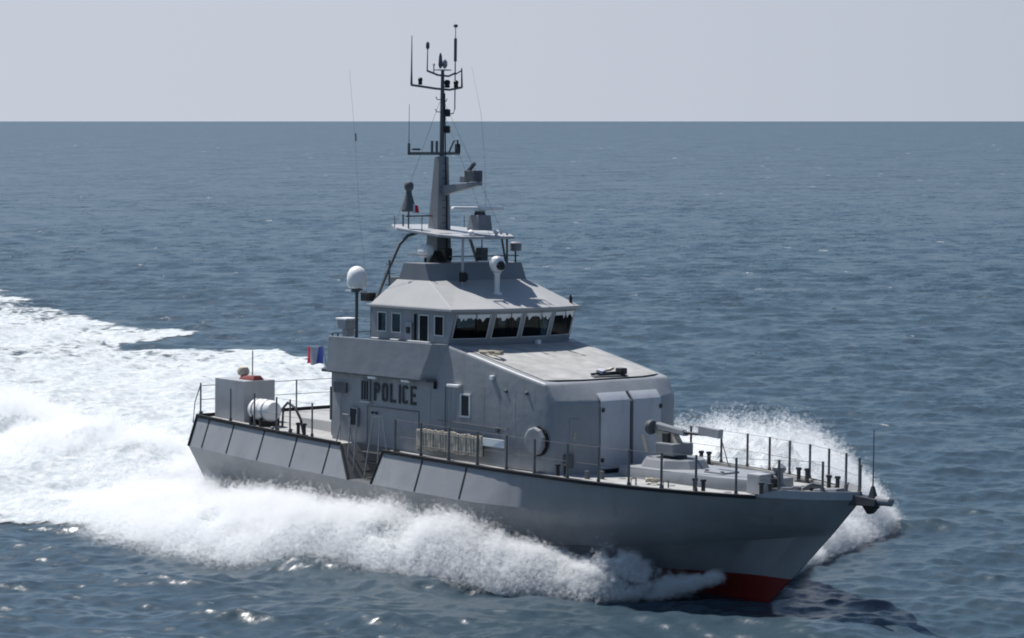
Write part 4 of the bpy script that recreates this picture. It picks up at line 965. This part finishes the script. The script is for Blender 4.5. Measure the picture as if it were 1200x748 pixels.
def grid_mesh(name, X, Y, Z, keep=None, attr=None, aname='foam'):
    nr, na = X.shape
    idx = np.arange(nr * na).reshape(nr, na)
    a, b, c, d = idx[:-1, :-1], idx[1:, :-1], idx[1:, 1:], idx[:-1, 1:]
    q = np.stack([a, d, c, b], -1).reshape(-1, 4)
    if keep is not None:
        q = q[keep.reshape(-1)]
    used, inv_ = np.unique(q, return_inverse=True); q = inv_.reshape(-1, 4)
    co = np.stack([X, Y, Z], -1).reshape(-1, 3)[used]
    me = bpy.data.meshes.new(name)
    me.vertices.add(len(co)); me.vertices.foreach_set('co', co.astype(np.float32).ravel())
    me.loops.add(q.size); me.loops.foreach_set('vertex_index', q.astype(np.int32).ravel())
    me.polygons.add(len(q)); me.polygons.foreach_set('loop_start', np.arange(0, q.size, 4, dtype=np.int32))
    me.polygons.foreach_set('use_smooth', np.ones(len(q), bool))
    if attr is not None:
        at = me.attributes.new(aname, 'FLOAT', 'POINT'); at.data.foreach_set('value', attr.reshape(-1)[used].astype(np.float32))
    me.update(calc_edges=True)
    o = bpy.data.objects.new(name, me); COL.objects.link(o); return o

def sea_mat():
    m, n, l = new_mat('sea_water')
    out = n.new('ShaderNodeOutputMaterial'); p = n.new('ShaderNodeBsdfPrincipled')
    p.inputs['Base Color'].default_value = (0.034, 0.058, 0.077, 1)
    p.inputs['Roughness'].default_value = 0.30; p.inputs['IOR'].default_value = 1.333
    geo = n.new('ShaderNodeNewGeometry')
    def vmath(op, a=None, b=None, sc=None):
        v = n.new('ShaderNodeVectorMath'); v.operation = op
        for i, q in enumerate((a, b)):
            if q is None: continue
            if isinstance(q, tuple): v.inputs[i].default_value = q
            else: l.new(q, v.inputs[i])
        if sc is not None:
            if isinstance(sc, float): v.inputs['Scale'].default_value = sc
            else: l.new(sc, v.inputs['Scale'])
        return v.outputs[0]
    rot = n.new('ShaderNodeMapping'); rot.inputs['Rotation'].default_value = (0, 0, -(YAW + R(172))); rot.inputs['Scale'].default_value = (1.0, .6, 1.0)
    l.new(geo.outputs['Position'], rot.inputs[0])
    acc = None
    for sc, det, amp in ((.11, 3, 1.5), (.75, 5, 3.0), (3.6, 4, 2.8), (13.0, 3, 1.8)):       # wavelets: a slope field laid over the modelled waves
        nz = n.new('ShaderNodeTexNoise'); nz.inputs['Scale'].default_value = sc; nz.inputs['Detail'].default_value = det; nz.inputs['Roughness'].default_value = .6; nz.inputs['Distortion'].default_value = .5
        l.new(rot.outputs[0], nz.inputs['Vector'])
        q = vmath('SCALE', vmath('MULTIPLY', vmath('SUBTRACT', nz.outputs['Color'], (.5, .5, .5)), (1, 1, 0)), None, amp)
        acc = q if acc is None else vmath('ADD', acc, q)
    gs = n.new('ShaderNodeTexNoise'); gs.inputs['Scale'].default_value = .03; gs.inputs['Detail'].default_value = 4
    l.new(rot.outputs[0], gs.inputs['Vector'])
    gm = n.new('ShaderNodeMapRange'); gm.inputs[1].default_value = .3; gm.inputs[2].default_value = .7; gm.inputs[3].default_value = .6; gm.inputs[4].default_value = 1.35
    l.new(gs.outputs['Fac'], gm.inputs[0])
    at = n.new('ShaderNodeAttribute'); at.attribute_name = 'ripple'
    mu = n.new('ShaderNodeMath'); mu.operation = 'MULTIPLY'; l.new(at.outputs['Fac'], mu.inputs[0]); l.new(gm.outputs[0], mu.inputs[1])
    nn = vmath('NORMALIZE', vmath('ADD', geo.outputs['Normal'], vmath('SCALE', acc, None, mu.outputs[0])))
    l.new(nn, p.inputs['Normal'])
    l.new(p.outputs[0], out.inputs[0]); return m
M['sea'] = sea_mat()

def foam_mat(name, alpha=True):
    m, n, l = new_mat(name)
    out = n.new('ShaderNodeOutputMaterial'); d = n.new('ShaderNodeBsdfDiffuse'); tl = n.new('ShaderNodeBsdfTranslucent')
    geo = n.new('ShaderNodeNewGeometry')
    nz = n.new('ShaderNodeTexNoise'); nz.inputs['Scale'].default_value = 2.2; nz.inputs['Detail'].default_value = 9; nz.inputs['Roughness'].default_value = .68
    l.new(geo.outputs['Position'], nz.inputs['Vector'])
    cr_ = n.new('ShaderNodeMapRange'); cr_.inputs[1].default_value = .3; cr_.inputs[2].default_value = .62; cr_.inputs[3].default_value = .0; cr_.inputs[4].default_value = 1.
    l.new(nz.outputs['Fac'], cr_.inputs[0])
    cm = n.new('ShaderNodeMix'); cm.data_type = 'RGBA'; cm.inputs[6].default_value = (.44, .51, .55, 1); cm.inputs[7].default_value = (.77, .785, .79, 1)
    l.new(cr_.outputs[0], cm.inputs[0]); l.new(cm.outputs[2], d.inputs[0]); l.new(cm.outputs[2], tl.inputs[0])
    b = n.new('ShaderNodeBump'); b.inputs['Strength'].default_value = .8; b.inputs['Distance'].default_value = .16
    l.new(nz.outputs['Fac'], b.inputs['Height']); l.new(b.outputs[0], d.inputs['Normal'])
    mx = n.new('ShaderNodeMixShader'); mx.inputs[0].default_value = .2
    l.new(d.outputs[0], mx.inputs[1]); l.new(tl.outputs[0], mx.inputs[2]); sh = mx.outputs[0]
    if alpha:
        at = n.new('ShaderNodeAttribute'); at.attribute_name = 'foam'
        n2 = n.new('ShaderNodeTexNoise'); n2.inputs['Scale'].default_value = 1.1; n2.inputs['Detail'].default_value = 9; n2.inputs['Roughness'].default_value = .62; n2.inputs['Distortion'].default_value = .6
        l.new(geo.outputs['Position'], n2.inputs['Vector'])
        # cover = smoothstep(noise + (foam - .5) * 1.5)
        ma = n.new('ShaderNodeMath'); ma.operation = 'MULTIPLY_ADD'; ma.inputs[1].default_value = .95; ma.inputs[2].default_value = -.66
        l.new(at.outputs['Fac'], ma.inputs[0])
        ad = n.new('ShaderNodeMath'); ad.operation = 'ADD'; l.new(ma.outputs[0], ad.inputs[0]); l.new(n2.outputs['Fac'], ad.inputs[1])
        mr = n.new('ShaderNodeMapRange'); mr.interpolation_type = 'SMOOTHSTEP'; mr.inputs[1].default_value = .38; mr.inputs[2].default_value = .62; mr.inputs[3].default_value = 0; mr.inputs[4].default_value = 1
        l.new(ad.outputs[0], mr.inputs[0])
        tr = n.new('ShaderNodeBsdfTransparent'); m2 = n.new('ShaderNodeMixShader')
        l.new(mr.outputs[0], m2.inputs[0]); l.new(tr.outputs[0], m2.inputs[1]); l.new(sh, m2.inputs[2]); sh = m2.outputs[0]
    l.new(sh, out.inputs[0]); return m
M['foam'] = foam_mat('foam'); M['spray_core'] = foam_mat('spray_core', False)

sea = grid_mesh('sea', X1, Y1, Z1, attr=lost_slope(np.maximum(SP, .12)), aname='ripple')
sea.data.materials.append(M['sea'])
tag(sea, 'choppy blue-grey open sea reaching to the horizon', 'sea', kind='structure')
inhull = seg_dist(X0, Y0, HULLP) if False else None
kq = np.maximum(np.maximum(FO[:-1, :-1], FO[1:, :-1]), np.maximum(FO[1:, 1:], FO[:-1, 1:])) > .03
fl = np.zeros_like(X0)
fl[near] = FO[near] * (.10 * (fbm(X0[near] / .9, Y0[near] / .9, oct=4, seed=61)))
wk_ = grid_mesh('wake_foam', X1, Y1, Z1 + .035 + fl, keep=kq, attr=FO)
wk_.data.materials.append(M['foam'])
tag(wk_, 'broad white wake of foam trailing behind the patrol boat', 'wake', kind='stuff')

# ------------------------------------------------------------------ spray thrown up by the bow
def spray(name, label, stations, n_part, seed, size=(.014, .05), core=.62, lump=.30, upmist=.15, fringe=0.0):
    """stations along the sheet: inner foot at the hull, crest, outer foot; a lumpy body of white water with loose droplets round it"""
    rg = np.random.RandomState(seed)
    st = np.array(stations, float); T = np.linspace(0, 1, len(st))
    cols = [pchip(T, st[:, i]) for i in range(st.shape[1])]
    fine = np.array([[c(t) for c in cols] for t in np.linspace(0, 1, 240)])
    def P(t, u):
        q = fine[np.clip((t * 239), 0, 239).astype(int)]; fr_ = t * 239 - np.floor(t * 239)
        q2 = fine[np.clip((t * 239).astype(int) + 1, 0, 239)]; q = q + (q2 - q) * fr_[:, None]
        I, C, O, s_ = q[:, 0:3], q[:, 3:6], q[:, 6:9], q[:, 9]
        C2 = 2 * C - .5 * (I + O)
        return I * ((1 - u) ** 2)[:, None] + C2 * (2 * u * (1 - u))[:, None] + O * (u ** 2)[:, None], s_
    # body
    nt, nu = 300, 70
    tt, uu = np.meshgrid(np.linspace(.17 if fringe else .0, 1, nt), np.linspace(0, 1, nu), indexing='ij')
    p, s_ = P(tt.ravel(), uu.ravel())
    nz = fbm(p[:, 0] / 1.3, p[:, 1] / 1.3, p[:, 2] / 1.3, oct=5, seed=seed, gain=.55) - .5
    big = fbm(p[:, 0] / 3.4, p[:, 1] / 3.4, p[:, 2] / 3.4, oct=2, seed=seed + 3) - .5
    core_t = lambda t: core * (.10 + .90 * sstep(.06, .40, t))
    jet = lambda t, q: .62 + .76 * fbm(q[:, 0] / 1.15, q[:, 1] / 2.2, oct=3, seed=seed + 50, gain=.6)          # separate splashes along the sheet
    shape = (np.sin(np.pi * np.clip(uu.ravel(), .0, 1)) ** .6) * np.sin(np.pi * np.clip(tt.ravel() * .98 + .01, 0, 1)) ** .25
    sc = core_t(tt.ravel()) * jet(tt.ravel(), p) + (lump * 2.4 * nz + .5 * big) * shape
    base = P(tt.ravel(), np.zeros(nt * nu))[0]; outb = P(tt.ravel(), np.ones(nt * nu))[0]
    foot = base * (1 - uu.ravel())[:, None] + outb * uu.ravel()[:, None]
    body = foot + (p - foot) * np.clip(sc, .05, 2)[:, None]
    rag = fbm(foot[:, 0] / .55, foot[:, 1] / .55, oct=4, seed=seed + 70, gain=.6) - .5
    body[:, 1] += rag * .5 * np.sign(foot[:, 1] + 1e-6) * uu.ravel(); body[:, 0] += rag * .3
    body[:, 2] += -.12 - .35 * sstep(.75, 1, uu.ravel()) + .25 * rag * shape
    B = body.reshape(nt, nu, 3)
    o = grid_mesh(name, B[..., 0], B[..., 1], B[..., 2]); o.data.materials.append(M['spray_core'])
    tag(o, label, 'spray', kind='stuff')
    # droplets: fine flakes of water, thick near the body, thinning to mist above it
    k = int(n_part * 2.2)
    t = rg.uniform(0, 1, k); u = rg.beta(1.35, 1.45, k)
    p, s_ = P(t, u)
    base = P(t, np.zeros(k))[0]; outb = P(t, np.ones(k))[0]; foot = base * (1 - u)[:, None] + outb * u[:, None]
    up = rg.uniform(0, 1, k) < upmist
    cj = core * jet(t, p)
    h = np.where(up, cj + rg.exponential(.30, k), np.maximum(.02, cj - .25 + rg.uniform(0, .68, k)))
    q = foot + (p - foot) * h[:, None] + rg.normal(0, 1, (k, 3)) * (.07 + .07 * s_)[:, None]
    w_ = fbm(q[:, 0] / 1.1, q[:, 1] / 1.1, q[:, 2] / 1.1, oct=4, seed=seed + 9)
    w2 = fbm(q[:, 0] / 2.8, q[:, 1] / 2.8, q[:, 2] / 2.8, oct=2, seed=seed + 21)
    billow = .55 * w_ + .45 * w2
    w3 = fbm(q[:, 0] / .55, q[:, 1] / .55, q[:, 2] / .42, oct=4, seed=seed + 33, gain=.6)      # the young sheet near the bow is torn finer
    billow = billow + fringe * (1 - sstep(.16, .36, t)) * (1.5 * (w3 - .50))
    # the mist reaches higher where the billows are strong
    dens = sstep(-.10, .20, billow - .37 - .55 * (h - cj - .10)) * np.exp(-np.clip(h - cj - .20, 0, 9) * 2.0)
    if fringe: dens = dens * (.12 + .88 * sstep(.02, .17, t))
    keep = (rg.uniform(0, 1, k) < dens) & (q[:, 2] > -.1)
    q = q[keep][:n_part]; m_ = len(q)
    sz = np.exp(rg.uniform(math.log(size[0]), math.log(size[1]), m_))
    ax = rg.normal(0, 1, (m_, 2, 3)); V = np.empty((m_, 3, 3))
    # flecks lie on a cone about the light, so that each scatters about the same share of it
    sv = np.array(sd)[None, :]; pr_ = ax[:, 0] - (ax[:, 0] @ np.array(sd))[:, None] * sv; pr_ /= np.linalg.norm(pr_, axis=1)[:, None]
    th = rg.uniform(R(38), R(58), m_)[:, None]; nf = sv * np.cos(th) + pr_ * np.sin(th)
    e1 = np.cross(nf, ax[:, 1]); e1 /= np.linalg.norm(e1, axis=1)[:, None]; e2 = np.cross(nf, e1)
    for j in range(3):
        aa = 2 * math.pi * j / 3; V[:, j] = q + (e1 * math.cos(aa) + e2 * math.sin(aa)) * sz[:, None]
    F = np.arange(m_ * 3).reshape(-1, 3)
    me = bpy.data.meshes.new('spray_droplets')
    me.vertices.add(m_ * 3); me.vertices.foreach_set('co', V.astype(np.float32).ravel())
    me.loops.add(F.size); me.loops.foreach_set('vertex_index', F.astype(np.int32).ravel())
    me.polygons.add(len(F)); me.polygons.foreach_set('loop_start', np.arange(0, F.size, 3, dtype=np.int32))
    me.update(calc_edges=True)
    me.materials.append(M['droplet'])
    dobj = bpy.data.objects.new('spray_droplets', me); COL.objects.link(dobj); dobj.parent = o; dobj['kind'] = 'stuff'
    return o
dm, n, l = new_mat('water_mist')
_o = n.new('ShaderNodeOutputMaterial'); _d = n.new('ShaderNodeBsdfDiffuse'); _t = n.new('ShaderNodeBsdfTranslucent'); _m = n.new('ShaderNodeMixShader')
_d.inputs[0].default_value = (.90, .91, .92, 1); _t.inputs[0].default_value = (.90, .91, .92, 1); _m.inputs[0].default_value = .5
_tr = n.new('ShaderNodeBsdfTransparent'); _m2 = n.new('ShaderNodeMixShader'); _m2.inputs[0].default_value = .09      # each fleck is a thin puff of fine water
l.new(_d.outputs[0], _m.inputs[1]); l.new(_t.outputs[0], _m.inputs[2])
l.new(_tr.outputs[0], _m2.inputs[1]); l.new(_m.outputs[0], _m2.inputs[2]); l.new(_m2.outputs[0], _o.inputs[0])
M['droplet'] = dm
#          inner foot             crest                 outer foot          scatter
STB = [((22.6, -1.25, .72), (22.6, -1.32, .76), (22.5, -1.4, .62), .05),
       ((21.4, -1.75, .35), (21.3, -1.95, .75), (21.0, -2.3, .05), .15),
       ((20.2, -2.2, .2), (20.1, -2.9, 1.3), (19.6, -3.7, -.1), .7),
       ((18.9, -2.5, .3), (18.8, -3.3, 1.0), (18.2, -4.1, 0), .7),
       ((17.6, -2.8, .3), (17.4, -3.7, 1.15), (16.6, -4.8, 0), .7),
       ((15.4, -3.0, .5), (15.0, -4.1, 1.8), (13.9, -5.9, 0), .9),
       ((12.8, -3.0, .3), (12.2, -4.6, 2.0), (11.0, -7.3, 0), 1.1),
       ((10.0, -3.0, .3), (9.2, -5.2, 2.05), (8.2, -8.6, 0), 1.2),
       ((7.0, -3.0, .4), (6.4, -5.4, 1.85), (5.4, -9.0, 0), 1.2),
       ((4.0, -3.0, .3), (3.4, -5.2, 1.45), (2.6, -9.0, 0), 1.1),
       ((0.0, -2.6, .1), (-.4, -5.2, 1.0), (-1.0, -8.4, 0), 1.0),
       ((-5, -3.0, 0), (-5.5, -5.6, .45), (-6.0, -8.2, 0), .6)]
PRT = [((21.9, 1.4, .5), (21.9, 1.8, .6), (21.8, 2.2, .2), .2),
       ((20.6, 2.2, .4), (20.6, 4.2, .8), (20.2, 6.2, .1), .5),
       ((19.0, 2.7, .4), (19.1, 6.6, 1.6), (18.8, 10.4, 0), .8),
       ((17.2, 2.9, .4), (17.2, 9.0, 2.7), (16.8, 14.0, 0), 1.1),
       ((14.6, 3.0, .4), (14.2, 10.0, 3.8), (13.0, 16.0, 0), 1.3),
       ((11.4, 3.0, .4), (10.8, 10.8, 3.3), (9.2, 18.0, 0), 1.3),
       ((7.5, 3.0, .3), (6.6, 11.8, 2.4), (5.0, 19.8, 0), 1.2),
       ((3.0, 3.0, .2), (2.0, 12.6, 1.7), (0.4, 22.0, 0), 1.1),
       ((-3, 3.0, .0), (-4, 13.5, 1.0), (-5.0, 24.0, 0), .8)]
flat = lambda S_: [tuple(a) + tuple(b) + tuple(c) + (d,) for a, b, c, d in S_]
spray('bow_spray', 'white bow spray billowing along the near starboard side of the hull', flat(STB), 600000, 2, size=(.05, .12), core=.56, fringe=1.0)
spray('bow_spray', 'white plume of spray rising beyond the foredeck on the far side', flat(PRT), 520000, 5, size=(.05, .12), core=.56)
MIST = [((15.5, -3.0, .4), (15.3, -3.5, 1.5), (15.0, -4.2, .3), .7), ((11, -3.0, .4), (10.6, -3.7, 2.2), (10, -5.0, .3), 1.4), ((6, -3.0, .4), (5.6, -3.7, 2.1), (5, -5.2, .3), 1.6), ((1.5, -2.8, .3), (1.2, -3.6, 1.7), (.5, -5.2, .2), 1.6), ((-4, -2.4, .1), (-4, -3.4, 1.1), (-4.5, -5.4, .1), 1.4)]
spray('spray_mist', 'thin veil of mist drifting up the near side of the hull towards the stern', flat(MIST), 190000, 14, size=(.05, .11), core=.40, upmist=.5)
TAIL = [((-3.5, -2.6, .0), (-3.5, .6, .35), (-3.5, 3.8, 0), .5), ((-8, -2.8, 0), (-8, .8, 1.2), (-8, 4.4, 0), 1.2), ((-13, -3.0, 0), (-13, 1.0, 2.3), (-13, 5, 0), 1.6), ((-18, -3.5, 0), (-18, 1.5, 1.3), (-18, 6.0, 0), 1.6), ((-24, -3.5, 0), (-24, 2.0, 2.6), (-24, 7.5, 0), 1.6), ((-33, -4, 0), (-33, 3, 1.5), (-33, 10, 0), 1.6), ((-48, -4, 0), (-48, 5, .6), (-48, 13, 0), 1.0)]
spray('stern_spray', 'low white rooster tail of spray churning up behind the transom', flat(TAIL), 380000, 8, size=(.07, .16), core=.5, upmist=.2)

# ------------------------------------------------------------------ small breaking crests, and sun sparkles modelled in white among them
wc = MB(); rw = np.random.RandomState(23); k = 0
for _ in range(2000):
    d_ = 60 * (1500 / 60.) ** rw.uniform(0, 1); a_ = YAW + rw.uniform(-R(15), R(15))
    px_, py_ = np.array([CAM.x + d_ * math.cos(a_)]), np.array([CAM.y + d_ * math.sin(a_)])
    if seg_dist(px_, py_, WAKE)[0] < 2 or seg_dist(px_, py_, [(30, -12), (26, 6), (-2, 8), (-2, -8)])[0] < 0: continue
    if k >= 230: break
    k += 1
    spc = np.array([max(.12, d_ * d_ / h0 * .00021 * .55)]); wx, wy, wz = waves(px_, py_, spc)
    L_ = rw.uniform(.08, .32) * (d_ / 80) ** .5; w_ = L_ * rw.uniform(.12, .25); ca = wdir[0] * 0 + YAW + R(82) + rw.normal(0, .35)
    npt = 9; up_, lo_ = [], []
    for j in range(npt + 1):
        u = j / npt * 2 - 1; ww = w_ * math.sqrt(max(.02, 1 - u * u)) * rw.uniform(.4, 1.2); off = rw.normal(0, .25) * w_
        cx_ = px_[0] + wx[0] + math.cos(ca) * L_ * u - math.sin(ca) * off; cy_ = py_[0] + wy[0] + math.sin(ca) * L_ * u + math.cos(ca) * off
        z_ = wz[0] + .02
        up_.append([(cx_ + math.sin(ca) * ww, cy_ - math.cos(ca) * ww, z_ - .06), (cx_, cy_, z_ + ww * .55 + .015), (cx_ - math.sin(ca) * ww, cy_ + math.cos(ca) * ww, z_ - .06)])
    o_ = len(wc.v); wc.v += [q for r_ in up_ for q in r_]
    for j in range(npt):
        for c in range(2): wc.f.append((o_ + j * 3 + c, o_ + j * 3 + 3 + c, o_ + j * 3 + 4 + c, o_ + j * 3 + 1 + c))
whc = wc.build('whitecaps_and_sparkle', M['spray_core'], None, smooth=True)
tag(whc, 'tiny white breaking crests and modelled sun sparkles scattered over the open sea', 'whitecap', kind='stuff')
